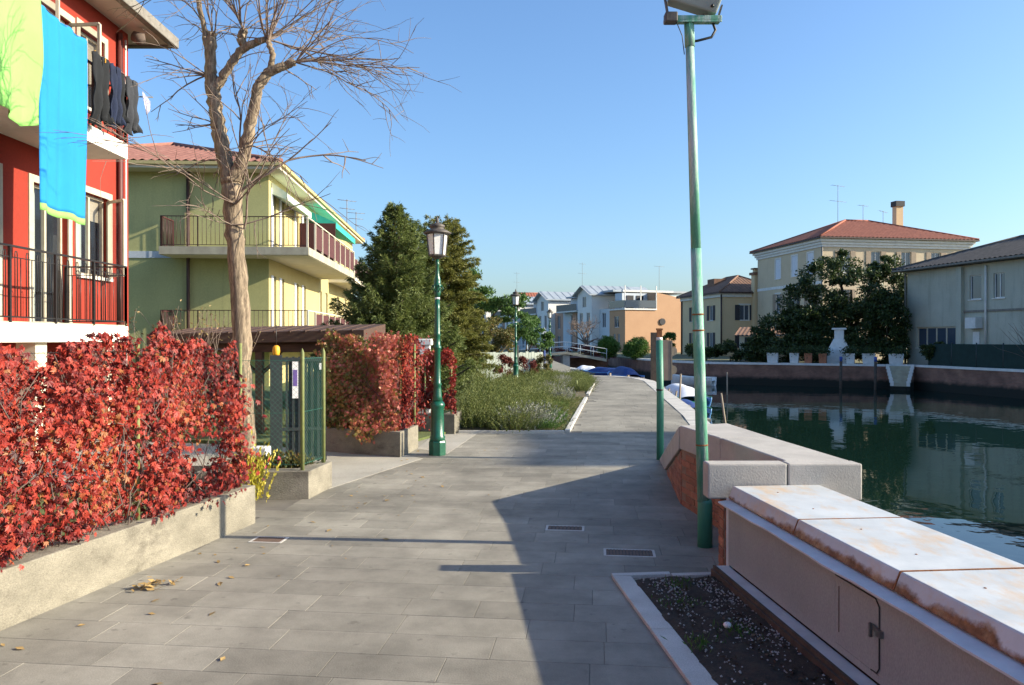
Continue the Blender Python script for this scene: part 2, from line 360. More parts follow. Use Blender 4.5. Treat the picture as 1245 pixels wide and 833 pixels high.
LEAF['dry'] = leafmat('dry_shrub_leaf', [(0, (.16, .13, .05)), (.6, (.28, .22, .09)), (1, (.34, .20, .09))], .6, .25)
LEAF['straw'] = leafmat('grass_blade', [(0, (.08, .10, .025)), (.6, (.15, .16, .045)), (1, (.24, .20, .08))], .7, .25)
LEAF['redhedge'] = leafmat('red_hedge_leaf', [(0, (.08, .018, .014)), (.6, (.17, .035, .025)), (1, (.22, .07, .04))], .6, .2)

def rust_white(name):
    m, n, l, p = base_mat(name)
    tc = n.new('ShaderNodeTexCoord'); g = mapv(n, l)
    sx = n.new('ShaderNodeSeparateXYZ'); l.new(tc.outputs['Object'], sx.inputs[0])
    base = ramp(n, l, noise(n, l, g, 4, 7), [(.3, (.42, .45, .46)), (.7, (.56, .585, .59))])
    blot = ramp(n, l, noise(n, l, g, 2.3, 3), [(.60, (0, 0, 0)), (.72, (.8, .8, .8))])
    base = mixc(n, l, blot, base, (.50, .53, .55))
    # rust creeping up from the folded lower edge (object z) and from the far edge and seams
    mr = n.new('ShaderNodeMapRange'); mr.inputs[1].default_value = .555; mr.inputs[2].default_value = .66; mr.inputs[3].default_value = 1; mr.inputs[4].default_value = 0
    l.new(sx.outputs[2], mr.inputs[0])
    ad = n.new('ShaderNodeMath'); ad.operation = 'ADD'; l.new(mr.outputs[0], ad.inputs[0]); nm = n.new('ShaderNodeMath'); nm.operation = 'MULTIPLY_ADD'; l.new(noise(n, l, g, 1.6, 2, .5), nm.inputs[0]); nm.inputs[1].default_value = 1.1
    nb = n.new('ShaderNodeMath'); nb.operation = 'SUBTRACT'; l.new(noise(n, l, g, 7, 9, .7), nb.inputs[0]); nb.inputs[1].default_value = .55; l.new(nb.outputs[0], nm.inputs[2]); l.new(nm.outputs[0], ad.inputs[1])
    hf = n.new('ShaderNodeMath'); hf.operation = 'MULTIPLY'; hf.inputs[1].default_value = .6; l.new(ad.outputs[0], hf.inputs[0])
    f = ramp(n, l, hf.outputs[0], [(.60, (0, 0, 0)), (.66, (.55, .55, .55)), (.74, (1, 1, 1))])
    rc = ramp(n, l, noise(n, l, g, 25, 6), [(.3, (.07, .026, .010)), (.7, (.27, .11, .04))])
    col = mixc(n, l, f, base, rc)
    st = ramp(n, l, noise(n, l, mapv(n, l, (2.2, .9, 1)), 2.6, 8, .72), [(.50, (0, 0, 0)), (.70, (.85, .85, .85))])
    col = mixc(n, l, st, col, (.56, .38, .20))
    l.new(col, p.inputs['Base Color']); p.inputs['Roughness'].default_value = .55
    bp = n.new('ShaderNodeBump'); bp.inputs['Strength'].default_value = .2; bp.inputs['Distance'].default_value = .01
    l.new(noise(n, l, g, 12, 5), bp.inputs['Height']); l.new(bp.outputs[0], p.inputs['Normal'])
    return m
M['white_metal'] = rust_white('rust_streaked_white_metal')

def watermat():
    m, n, l, p = base_mat('canal_water')
    p.inputs['Base Color'].default_value = (.006, .020, .015, 1); p.inputs['Roughness'].default_value = .015
    p.inputs['IOR'].default_value = 1.33
    v = mapv(n, l, (1, 1, 1)); a = noise(n, l, v, .55, 3, .5); b = noise(n, l, v, 2.6, 2, .5)
    ad = n.new('ShaderNodeMath'); ad.operation = 'MULTIPLY_ADD'; l.new(b, ad.inputs[0]); ad.inputs[1].default_value = .16; l.new(a, ad.inputs[2])
    bp = n.new('ShaderNodeBump'); bp.inputs['Strength'].default_value = .11; bp.inputs['Distance'].default_value = .12
    l.new(ad.outputs[0], bp.inputs['Height']); l.new(bp.outputs[0], p.inputs['Normal']); return m
M['water'] = watermat()

# ---------------------------------------------------------------- foliage helpers
def unit(a): return a / np.maximum(np.linalg.norm(a, axis=1, keepdims=True), 1e-9)
def leaf_cloud(name, pos, tip, nrm, ln, wd, m, tint, parent=None, kind=None, fold=.18, link=True):
    N = len(pos); tip = unit(tip); side = unit(np.cross(tip, nrm)); up = unit(np.cross(side, tip))
    ln = np.broadcast_to(ln, (N,))[:, None]; wd = np.broadcast_to(wd, (N,))[:, None]
    mid = pos + tip * ln * .45 + up * wd * fold
    V = np.empty((N, 4, 3), np.float32)
    V[:, 0] = pos; V[:, 1] = mid + side * wd * .5; V[:, 2] = pos + tip * ln; V[:, 3] = mid - side * wd * .5
    me = bpy.data.meshes.new(name); me.vertices.add(4*N); me.vertices.foreach_set('co', V.reshape(-1))
    q = np.arange(N)[:, None] * 4; F = np.concatenate([q + np.array([[0, 1, 2]]), q + np.array([[0, 2, 3]])], 1).reshape(-1).astype(np.int32)
    me.loops.add(len(F)); me.loops.foreach_set('vertex_index', F)
    me.polygons.add(2*N); me.polygons.foreach_set('loop_start', np.arange(2*N, dtype=np.int32) * 3)
    me.update(calc_edges=True)
    at = me.attributes.new('tint', 'FLOAT', 'POINT'); at.data.foreach_set('value', np.repeat(tint, 4).astype(np.float32))
    me.materials.append(m)
    if not link: return me
    o = put(name, me, parent); 
    if kind: o['kind'] = kind
    return o
def rnd_unit(N):
    return unit(rng.normal(size=(N, 3)))
def palmate(pos, tip, nrm, ln, tint):
    """five pointed leaflets per leaf"""
    tip = unit(tip - nrm * np.sum(tip*nrm, 1, keepdims=True)); side = np.cross(nrm, tip)
    P = []; T = []; Nn = []; L = []; Ti = []
    for a, s in ((-72, .66), (-34, .92), (0, 1.05), (34, .92), (72, .66)):
        d = tip * math.cos(R(a)) + side * math.sin(R(a)) - nrm * .25
        P.append(pos); T.append(d); Nn.append(nrm + rng.normal(size=nrm.shape) * .18); L.append(ln * s); Ti.append(tint)
    return [np.concatenate(x) for x in (P, T, Nn, L, Ti)]
def vnoise(x, y, seed=0):
    r = np.random.default_rng(seed); o = 0
    for k in range(7):
        a = r.uniform(0, 6.3); f = r.uniform(1.5, 6.5); o = o + np.sin((x*math.cos(a)+y*math.sin(a))*f + r.uniform(0, 6.3)) / 2.2
    return o

# ================================================================ SETTING
WZ = -1.5
tag(put('canal_water', MB().add([(-300, -200, WZ), (400, -200, WZ), (400, 300, WZ), (-300, 300, WZ)], [(0, 1, 2, 3)]).mesh('canal_water', M['water'])), kind='structure',
    label='dark green canal water mirroring the far bank')
near_edge = [(4.2, -40), (2.95, -4), (2.30, 5.5), (2.26, 8.4), (2.62, 10.7), (3.45, 12.6), (4.10, 17.1), (5.6, 31), (5.45, 33.6), (4.6, 35.2), (3.1, 35.9), (3.0, 40), (3.5, 47), (3.2, 62), (-8, 66), (-60, 74)]
nl = near_edge + [(-900, 74), (-900, -40)]
tag(MB().prism(nl, -3.2, -.014).build('ground', M['ground']), kind='structure', label='near bank of bare ground and paving beside the canal')
far_edge = [(33, -60), (30, 20), (28.3, 35), (27.1, 41.3), (25.4, 49.4), (13.9, 55), (12.2, 58), (10.6, 66), (9.6, 78), (-60, 88)]
fl = far_edge + [(-2500, 120), (-2500, 3500), (3500, 3500), (3500, -60)]
tag(MB().prism(fl, -3.2, -.02).build('far_ground', M['fground']), kind='structure', label='far bank of earth and grass across the canal')

def strip(pts, off, z0, z1, name, m, parent, t=.05):
    """a wall or coping that follows a bank edge: from off-t to off, towards the water"""
    b = MB()
    for (x0, y0), (x1, y1) in zip(pts[:-1], pts[1:]):
        d = Vector((x1-x0, y1-y0, 0)); n = Vector((-d.y, d.x, 0)).normalized()
        p = [Vector((x0, y0, 0)), Vector((x1, y1, 0))]
        a0, a1 = p[0]+n*off, p[1]+n*off; c0, c1 = p[0]+n*(off-t), p[1]+n*(off-t)
        b.hexa([(a0.x,a0.y,z0),(a1.x,a1.y,z0),(c1.x,c1.y,z0),(c0.x,c0.y,z0),(a0.x,a0.y,z1),(a1.x,a1.y,z1),(c1.x,c1.y,z1),(c0.x,c0.y,z1)])
    return b.build(name, m, parent)
cw = thing('canal_wall', 'long red brick canal wall with white stone coping on far bank', 'canal wall')
strip(far_edge[:5], .06, -3, -.09, 'wall', M['bank_brick'], cw, .2)
strip(far_edge[4:], .06, -3, -.09, 'wall', M['bank_brick'], cw, .2)
def coping_run(pts, cw, off, t, z0, z1, step, m):
    for (x0, y0), (x1, y1) in zip(pts[:-1], pts[1:]):
        L = math.hypot(x1-x0, y1-y0); k = max(1, round(L/step)); d = Vector((x1-x0, y1-y0, 0))/L; n = Vector((-d.y, d.x, 0))
        for i in range(k):
            a = Vector((x0, y0, 0)) + d*(L*i/k + .006); e = Vector((x0, y0, 0)) + d*(L*(i+1)/k - .006)
            q = [a+n*off, e+n*off, e+n*(off-t), a+n*(off-t)]; dz = random.uniform(-.006, .006)
            MB().hexa([(v.x, v.y, z0) for v in q] + [(v.x, v.y, z1+dz) for v in q]).build('coping_stone', m, cw)
coping_run(far_edge[2:8], cw, .12, .42, -.09, .05, 1.7, M['stone_white'])
# landing steps cut into the far bank, going down to the water
st = thing('landing_steps', 'white stone landing steps going down to the canal', 'steps', (24.6, 49.55, 0), R(-26))
for k in range(6):
    part('step', M['slab_grey'], st, (-(.60-.05*k), .60-.05*k, -.30-.26*k, .3-.26*k, -.25-.2*k, -.05-.2*k)); part('step_base', M['bank_brick'], st, (-(.58-.05*k), .58-.05*k, -.28-.26*k, .28-.26*k, -2.4, -.251-.2*k))
for s in (-1, 1):
    for k in range(6):
        part('stepped_edge', M['stone_white'], st, (s*(.70-.05*k)-.10, s*(.70-.05*k)+.10, -.32-.26*k, .28-.26*k, -.24-.2*k, .06-.2*k)); part('edge_base', M['bank_brick'], st, (s*(.70-.05*k)-.09, s*(.70-.05*k)+.09, -.30-.26*k, .26-.26*k, -2.4, -.241-.2*k))
nw = thing('quay_wall', 'brick quay wall carrying the paved canal path', 'canal wall')
strip(near_edge[:15], -.02, -3, -.16, 'wall', M['bank_brick'], nw, -.08)
coping_run(near_edge[5:12], nw, .36, .42, -.13, .012, 1.15, M['kerb'])

# ---------------- pavement: slabs laid in rows across the path
TH = R(6.2); cu = (math.sin(TH), math.cos(TH)); cv = (math.cos(TH), -math.sin(TH))
def edge_right(Y):
    for (x0, y0), (x1, y1) in zip(near_edge[:-1], near_edge[1:]):
        if y0 <= Y <= y1 and y1 > y0: return x0 + (x1-x0)*(Y-y0)/(y1-y0)
    return 3
def wall_left(Y):
    if Y < 8.9: return -2.94 + .227*(Y-4.48) - .25
    if Y < 14: return -2.05 + .15*(Y-8.9) - .3
    return -1.0 + (Y-13.9)*.146 + 1.9
pave = tag(MB().prism([(-3.7, 1), (2.2, 1), (2.2, 5.6), (2.2, 8.4), (2.5, 10.7), (3.3, 12.7), (4.0, 17.1), (5.4, 31), (5.2, 33.4), (4.4, 35), (3, 35.6), (3.2, 28), (.8, 13.8), (-3.3, 13.8)], -.2, -.004).build('pavement', M['joint']), kind='structure', label='grey stone paved canal path')
WM[pave.name] = Matrix()
sl_mesh = []
def slab_mesh(L, W):
    c = .0012; b = MB(); z = 0
    x, y = L/2-.0014, W/2-.0014
    vs = [(-x,-y,-.05),(x,-y,-.05),(x,y,-.05),(-x,y,-.05),(-x,-y,-c),(x,-y,-c),(x,y,-c),(-x,y,-c),(-x+c,-y+c,0),(x-c,-y+c,0),(x-c,y-c,0),(-x+c,y-c,0)]
    b.add(vs, [(0,1,5,4),(1,2,6,5),(2,3,7,6),(3,0,4,7),(4,5,9,8),(5,6,10,9),(6,7,11,10),(7,4,8,11),(8,9,10,11)])
    return b
SL = [.45, .6, .6, .75]; W_ = .30
meshes = {L: slab_mesh(L, W_).mesh('paving_slab', M['slab']) for L in SL}
slabs = []
for r in range(3, 118):
    u = r * W_; v = -6 + random.uniform(0, .6)
    while v < 6.5:
        L = random.choice(SL); vc = v + L/2; v += L
        X = cu[0]*u + cv[0]*vc; Y = cu[1]*u + cv[1]*vc
        if Y < 1.6 or Y > 35.3: continue
        if X < wall_left(Y) or X > edge_right(Y) - .12: continue
        if Y < 5.3 and X > .80 - .0916*(Y-5.5) + .5: continue
        if Y > 33 and X > 4.9: continue
        slabs.append((X, Y, L))
slabs.sort(key=lambda s: s[1] if s[1] > 3.2 else 99)
rest = MB()
for i, (X, Y, L) in enumerate(slabs):
    dz = random.uniform(-.0006, .0005)
    if i < 300:
        o = put('paving_slab', meshes[L], pave); o.location = (X, Y, dz); o.rotation_euler = (random.gauss(0, .0006), random.gauss(0, .0005), -TH)
    else:
        Mx = Matrix.Translation((X, Y, dz)) @ Matrix.Rotation(-TH, 4, 'Z'); sm = slab_mesh(L, W_)
        rest.add([Mx @ Vector(p) for p in sm.v], sm.f)
rest.build('paving_slab', M['slab'], pave, kind='stuff')

# driveway apron, lawns
tag(MB().prism([(-8.2, 9.6), (-2.05, 8.75), (-1.25, 10.95), (-1.55, 11.3), (-2.8, 11.8), (-8.2, 13.4)], -.05, .0025).build('driveway', M['drive']), kind='structure', label='pale concrete driveway between the hedges')
tag(MB().prism([(-1.45, 11.95), (-.95, 11.4), (-.6, 13.95), (-1.35, 14.0)], -.05, .0025).build('driveway', M['drive']), kind='structure', label='concrete apron in front of the low wall by the lamp')
tag(MB().prism([(-30, -2), (-3.35, -2), (-3.0, 4.5), (-2.62, 6.9), (-3.2, 7.1), (-3.2, 8.2), (-8.3, 9.5), (-30, 9.5)], -.1, .05).build('lawn', M['grass']), kind='structure', label='garden lawn behind the red creeper fence')
tag(MB().prism([(-30, 14), (-8, 13.5), (-2.8, 12), (-1.7, 12.4), (-1.0, 14.2), (1.2, 35), (-30, 60)], -.1, .04).build('lawn', M['grass']), kind='structure', label='garden lawn in front of the green house')

# ================================================================ LOW WALLS ON THE LEFT
def wall_box(b, A, B, t, z0, z1):
    A = Vector((*A, 0)); B = Vector((*B, 0)); d = (B-A).normalized(); n = Vector((-d.y, d.x, 0)) * t
    b.hexa([(v.x, v.y, z0) for v in (A, B, B+n, A+n)] + [(v.x, v.y, z1) for v in (A, B, B+n, A+n)]); return b
wall_box(MB(), (-3.55, 1.8), (-2.34, 7.125), .24, -.05, .345).build('low_wall', M['concrete'], bevel=.008, label='long low concrete wall under the bright red creeper fence', cat='wall')
b = thing('low_wall', 'concrete planter wall below the wire fence corner posts', 'wall')
MB().prism([(-3.3, 8.10), (-2.13, 8.18), (-2.04, 8.85), (-2.25, 8.88), (-2.30, 8.40), (-3.3, 8.32)], -.05, .29).build('wall', M['concrete'], b, bevel=.006)
MB().prism([(-4.2, 8.25), (-2.26, 8.36), (-2.2, 8.95), (-4.2, 9.0)], -.05, .22).build('soil', M['soil'], b)
MB().prism([(-2.95, 11.72), (-1.58, 11.05), (-1.44, 12.0), (-1.62, 12.05), (-1.72, 11.36), (-2.86, 11.92)], -.05, .36).build('low_wall', M['concrete'], bevel=.008, label='angled concrete wall under the green and red creeper', cat='wall')
MB().prism([(-1.75, 13.9), (-1.01, 13.75), (-.93, 14.5), (-1.13, 14.52), (-1.19, 13.99), (-1.75, 14.1)], -.05, .35).build('low_wall', M['concrete'], bevel=.008, label='short concrete wall end behind the street lamp', cat='wall')

# ================================================================ FLOOD PARAPET AND BARRIER ON THE RIGHT
pp = thing('canal_parapet', 'brick canal parapet with thick pale stone coping and sloping end', 'parapet')
# brick cores sit 3 mm behind the bricks
A = Vector((1.98, 5.62, 0)); B = Vector((1.72, 7.92, 0)); Cc = Vector((2.03, 10.55, 0))
TOP = .80; BOT = .56
def left_n(p, q):
    d = (q-p).normalized(); return Vector((-d.y, d.x, 0)), d
n1, d1 = left_n(A, B); n2, d2 = left_n(B, Cc)
core = MB()
i1 = .012
def quadwall(p, q, z0a, z1a, z0b, z1b, n, off, t):
    a, c = p+n*off, q+n*off; e, g = p+n*(off-t), q+n*(off-t)
    return [(a.x,a.y,z0a),(c.x,c.y,z0b),(g.x,g.y,z0b),(e.x,e.y,z0a),(a.x,a.y,z1a),(c.x,c.y,z1b),(g.x,g.y,z1b),(e.x,e.y,z1a)]
core.hexa(quadwall(A, B, -.1, BOT, -.1, BOT, n1, -.003, .36)); core.hexa(quadwall(B, B.lerp(Cc, .72), -.1, BOT, -.1, .02, n2, -.003, .36))
core.box(1.503, 2.40, 5.523, 5.66, -.1, BOT)
core.build('brick_core', M['mortar'], pp)
# bricks on the path-side face and on the pier
def brick_mesh(L, H=.058, D=.05):
    c = .004; x, z = L/2, H/2
    vs = [(-x,0,-z),(x,0,-z),(x,0,z),(-x,0,z),(-x,-D+c,-z),(x,-D+c,-z),(x,-D+c,z),(-x,-D+c,z),(-x+c,-D,-z+c),(x-c,-D,-z+c),(x-c,-D,z-c),(-x+c,-D,z-c)]
    return MB().add(vs, [(0,1,5,4),(1,2,6,5),(2,3,7,6),(3,0,4,7),(4,5,9,8),(5,6,10,9),(6,7,11,10),(7,4,8,11),(8,9,10,11)])
BM = {L: brick_mesh(L).mesh('brick', M['brick']) for L in (.245, .12)}
def lay(p, q, n, top_of):
    d = (q-p); Ln = d.length; d = d/Ln; rz = math.atan2(d.y, d.x) + math.pi
    for r in range(9):
        z = -.01 + r*.068 + .034; s = (r % 2)*.128
        if s: 
            o = put('brick', BM[.12], pp); o.location = p + d*.062 + n*-.045 + Vector((0, 0, z)); o.rotation_euler = (0, 0, rz)
        while s + .25 < Ln:
            if z + .034 < top_of((s+.25)/Ln):
                o = put('brick', BM[.245], pp); o.location = p + d*(s+.125) + n*(-.045+random.uniform(-.002, .003)) + Vector((0, 0, z)); o.rotation_euler = (0, 0, rz)
            s += .256
lay(A, B, n1, lambda t: BOT+.01)
lay(B, Cc, n2, lambda t: BOT*(1-t/.74)+.02)
for r in range(9):                                     # pier end seen from the planter
    for k, (yy) in enumerate(((5.59),)):
        o = put('brick', BM[.12], pp); o.location = (1.545, 5.595, -.01+r*.068+.034); o.rotation_euler = (0, 0, -math.pi/2)
        o = put('brick', BM[.12], pp); o.location = (1.57, 5.565, -.01+r*.068+.034)
# stone coping: long arm, end block, sloping end
def stone(name, pts_bot, pts_top): return MB().hexa(pts_bot + pts_top).build(name, M['stone'], pp, bevel=.012)
def flat(p, q, r, s, z0, z1): return [(*v, z0) for v in (p, q, r, s)], [(*v, z1) for v in (p, q, r, s)]
stone('coping_stone', *flat((1.975, 5.655), (2.445, 5.655), (2.33, 6.98), (1.85, 6.94), BOT, TOP))
stone('coping_stone', *flat((1.848, 6.946), (2.328, 6.986), (2.25, 8.15), (1.70, 7.92), BOT, TOP))
stone('end_block', *flat((1.38, 5.50), (1.94, 5.50), (1.94, 5.65), (1.38, 5.65), BOT-.01, TOP))
stone('end_block', *flat((1.946, 5.50), (2.47, 5.50), (2.46, 5.65), (1.946, 5.65), BOT-.02, TOP))
stone('sloping_end', [(1.695, 7.926, BOT), (2.245, 8.156, BOT), (2.50, 10.5, -.12), (2.02, 10.5, -.12)],
      [(1.695, 7.926, TOP), (2.245, 8.156, TOP), (2.52, 10.75, .03), (2.03, 10.75, .03)])

# white steel flood barrier (local frame: x across, y along towards the back)
BA = math.atan(-.0865)
fb = thing('flood_barrier', 'white rust-streaked steel flood barrier along the soil planter', 'flood barrier', (1.56, 5.47, 0), -BA)
# local y: 0 at the stone block, negative towards the camera
ys = [0, -1.02, -2.02, -3.02, -4.02, -5.02, -6.0]
for k in range(6):
    y1, y0 = ys[k]-.005, ys[k+1]+.005; z = .65
    b = MB()
    b.hexa([(-.015, y0, z-.012), (.61, y0, z-.012), (.61, y1, z-.012), (-.015, y1, z-.012), (-.015, y0, z), (.61, y0, z), (.61, y1, z), (-.015, y1, z)])
    b.hexa([(-.05, y0, z-.085), (-.035, y0, z-.085), (-.035, y1, z-.085), (-.05, y1, z-.085), (-.0155, y0, z-.0005), (-.001, y0, z-.012), (-.001, y1, z-.012), (-.0155, y1, z-.0005)])
    b.hexa([(.61, y0, z-.085), (.625, y0, z-.085), (.625, y1, z-.085), (.61, y1, z-.085), (.597, y0, z-.0125), (.6105, y0, z-.0005), (.6105, y1, z-.0005), (.597, y1, z-.0125)])
    o = b.build('cap_panel', M['white_metal'], fb, bevel=.006)
    for sy in (.25, .75):
        for sx in (.2,):
            MB().lathe([(.006, z), (.006, z+.002), (.003, z+.003)], 8, sx+.02*(k % 2), y0+(y1-y0)*sy).build('bolt', M['rust'], o)
for k in range(1, 6):                                  # rusted seams between the caps
    b = MB(); y = ys[k]; h = .001 if k % 2 else .0025
    b.box(-.012, .607, y-.004, y+.004, .60, .6505+h); b.hexa([(-.049, y-.004, .567), (-.03, y-.004, .567), (-.03, y+.004, .567), (-.049, y+.004, .567), (-.0165, y-.004, .649), (-.002, y-.004, .649), (-.002, y+.004, .649), (-.0165, y+.004, .649)])
    b.build('rusted_seam', M['rust'], fb)
b = MB(); N = 40
for i in range(N):                                    # flange with a slightly wavy lip
    ya, yb = -6*i/N - .02, -6*(i+1)/N - .02; f = lambda y: -.125 + .006*math.sin(y*5.1) + .004*math.sin(y*13)
    b.hexa([(f(ya), ya, .537), (.0, ya, .549), (.0, yb, .549), (f(yb), yb, .537), (f(ya), ya, .547), (.0, ya, .562), (.0, yb, .562), (f(yb), yb, .547)])
b.build('flange', M['flange'], fb)
part('wall_panel', M['panel'], fb, (-.055, -.02, -1.52, -.03, .11, .545), (-.055, -.02, -6.02, -1.94, .11, .545), (-.055, -.02, -1.94, -1.52, .50, .545), (-.055, -.02, -1.94, -1.52, .11, .145))
b = MB(); b.box(-.0545, -.02, -1.939, -1.521, .146, .499)
hd = b.build('hatch', M['panel'], fb)
b = MB(); cor = [(-.059, -1.53, .49), (-.059, -1.90, .49), (-.059, -1.93, .46), (-.059, -1.93, .18), (-.059, -1.91, .152), (-.059, -1.86, .149)]
b.tube(cor, .0035, 6); b.build('hatch_seal', M['black_metal'], hd)
b = MB(); b.bar((-.065, -1.885, .36), (-.065, -1.96, .345), .012, .022); b.bar((-.075, -1.885, .375), (-.075, -1.885, .31), .012, .014); b.box(-.075, -.055, -1.96, -1.925, .33, .36)
b.build('latch', M['chrome'], hd)
b = MB(); b.bar((-.056, -1.56, .44), (-.056, -1.56, .21), .003, .004); b.build('hinge', M['plinth'], hd)
part('steel_post', M['flange'], fb, (-.05, .0, -.03, .03, .0, .56))
part('plinth', M['plinth'], fb, (-.17, .0, -6.02, .0, -.1, .075), (-.155, -.14, -6.02, .0, .076, .10))
part('base_angle', M['flange'], fb, (-.135, -.052, -6.02, -.01, .079, .096))
part('back_wall', M['panel'], fb, (.0, .58, -6.02, -.01, -.5, .54))

# soil planter in front of the barrier, with stone kerb
sb = tag(MB().grid(lambda u, v: (lambda Y: (lambda xl, xr: (xl+(xr-xl)*u, Y, .012+.03*math.sin(math.pi*u)**.5+.012*math.sin(u*17+v*23)*math.sin(v*31)+random.uniform(-.006, .006)))(.82-.0916*(Y-5.5), 1.52-.0916*(Y-5.5)))(-.5+5.87*v), 14, 90).build('soil_bed', M['soil']), kind='structure', label='bare dark soil bed at the foot of the flood barrier')
kb = thing('planter_kerb', 'white stone kerb framing the dark soil planter', 'kerb')
for i in range(6):
    y0, y1 = 5.46-1.0*i, 5.46-1.0*(i+1)+.006
    f = lambda Y: .70-.0916*(Y-5.5)
    MB().hexa([(f(y0), y0, -.05), (f(y0)+.13, y0, -.05), (f(y1)+.13, y1, -.05), (f(y1), y1, -.05), (f(y0), y0, .022), (f(y0)+.13, y0, .022), (f(y1)+.13, y1, .022), (f(y1), y1, .022)]).build('kerb_stone', M['kerb'], kb, bevel=.004)
for x0, x1 in ((.705, 1.12), (1.126, 1.50)):
    MB().hexa([(x0, 5.466, -.05), (x1, 5.506, -.05), (x1, 5.566, -.05), (x0, 5.526, -.05), (x0, 5.466, .022), (x1, 5.506, .022), (x1, 5.566, .022), (x0, 5.526, .022)]).build('kerb_stone', M['kerb'], kb, bevel=.004)
# gravel, litter leaves and weeds on the soil
def soil_pt():
    Y = random.uniform(1.5, 5.35); u = random.betavariate(1.6, 1.3)
    return (.84-.0916*(Y-5.5)) + .62*u, Y
b = MB()
for k in range(4200):
    x, y = soil_pt(); 
    if random.random() > .25 + .75*max(0, math.sin(y*2.1+x*3)): continue
    s = random.uniform(.003, .009); a = random.uniform(0, 3)
    c, d = math.cos(a)*s, math.sin(a)*s
    z = .035 + random.uniform(0, .008)
    b.add([(x-c, y-d, z), (x+d, y-c, z), (x+c, y+d, z), (x-d, y+c, z), (x, y, z+s*.9), (x, y, z-s)], [(0,1,4),(1,2,4),(2,3,4),(3,0,4),(1,0,5),(2,1,5),(3,2,5),(0,3,5)])
tag(b.build('gravel', M['pebble']), kind='stuff', label='pale gravel scattered over the planter soil')
N = 1400; p = np.array([(*soil_pt(), .04) for _ in range(N)]); 
o = leaf_cloud('leaf_litter', p, rng.normal(size=(N, 3))*[1, 1, .25], np.tile([0, 0, 1.], (N, 1))+rng.normal(size=(N, 3))*.3, rng.uniform(.015, .045, N), rng.uniform(.01, .02, N), leafmat('litter', [(0, (.02, .013, .008)), (.7, (.07, .04, .02)), (1, (.16, .12, .07))], .8, .1), rng.uniform(0, 1, N)**1.6)
tag(o, 'dark fallen leaf litter covering the planter soil', kind='stuff')
N = 260; c = np.array([(1.05, 4.85), (1.25, 4.4), (1.0, 4.2), (1.12, 5.2)])[rng.integers(0, 4, N)] + rng.normal(size=(N, 2))*.06
p = np.concatenate([c, np.full((N, 1), .035)], 1)
o = leaf_cloud('weeds', p, rng.normal(size=(N, 3))*[.5, .5, .2]+[0, 0, .8], rnd_unit(N), rng.uniform(.02, .06, N), .008, LEAF['bright'], rng.uniform(0, .6, N)); tag(o, 'small green weeds sprouting from the planter soil', kind='stuff')
b = MB(); b.lathe([(.012, -.005), (.026, .008), (.024, .02), (.010, .03)], 8, 0, 0); o = b.build('pebble', M['stone_white'], label='white pebble lying on the planter soil', cat='pebble'); o.location = (1.22, 4.42, .045); o.rotation_euler = (.2, .1, .4)

# drain covers in the paving
def drain(label, x, y, wx, wy, nb, rz, frame=True):
    d = thing('drain_cover', label, 'drain cover', (x, y, 0), rz)
    fw = .02
    part('frame', M['kerb'] if frame else M['grate'], d, (-wx/2-fw, wx/2+fw, -wy/2-fw, -wy/2, -.02, .0035), (-wx/2-fw, wx/2+fw, wy/2, wy/2+fw, -.02, .0035), (-wx/2-fw, -wx/2, -wy/2, wy/2, -.02, .0035), (wx/2, wx/2+fw, -wy/2, wy/2, -.02, .0035))
    part('pit', M['plinth'], d, (-wx/2, wx/2, -wy/2, wy/2, -.02, .0012))
    for i in range(nb):
        x0 = -wx/2 + wx*(i+.15)/nb; part('bar', M['grate'], d, (x0, x0+wx/nb*.6, -wy/2, wy/2, -.01, .0042))
drain('rusty rectangular grate in the shaded paving near the planter', .92, 6.12, .36, .17, 14, -TH)
drain('slotted stone drain in the shaded paving further up the path', .47, 6.92, .30, .14, 9, -TH)
drain('small rusty drain grate beside the low concrete wall', -2.03, 6.52, .24, .15, 10, -TH)
# dead leaves on the pavement: a little heap and a scatter
LM = []
for k in range(4):
    b = MB(); s = .022+.006*k; b.add([(-s, 0, 0), (0, -s*.5, .004+.002*k), (s, 0, .006), (0, s*.5, .003)], [(0, 1, 2), (0, 2, 3)]); LM.append(b.mesh('dry_leaf', M['dry_leaf']))
for k in range(34):
    o = put('dry_leaf', random.choice(LM), None, label='dry brown leaf in the little heap on the sunny paving', cat='leaf', group='leaf heap on the paving')
    o.location = (-2.435+random.gauss(0, .07), 5.29+random.gauss(0, .06), .006+random.uniform(0, .02)); o.rotation_euler = (random.uniform(-.4, .4), random.uniform(-.4, .4), random.uniform(0, 6))
for k in range(70):
    Y = random.uniform(3.6, 12); t = abs(random.gauss(0, .7))
    X = wall_left(Y)+.28 + (t if Y < 7.1 else t+.2)
    o = put('dry_leaf', random.choice(LM), None, label='single dry leaf fallen on the paved path', cat='leaf', group='scattered leaves on the path')
    o.location = (X, Y, .004); o.rotation_euler = (random.uniform(-.15, .15), random.uniform(-.15, .15), random.uniform(0, 6))
    o.scale = (.6,)*3 if random.random() < .6 else (1,)*3

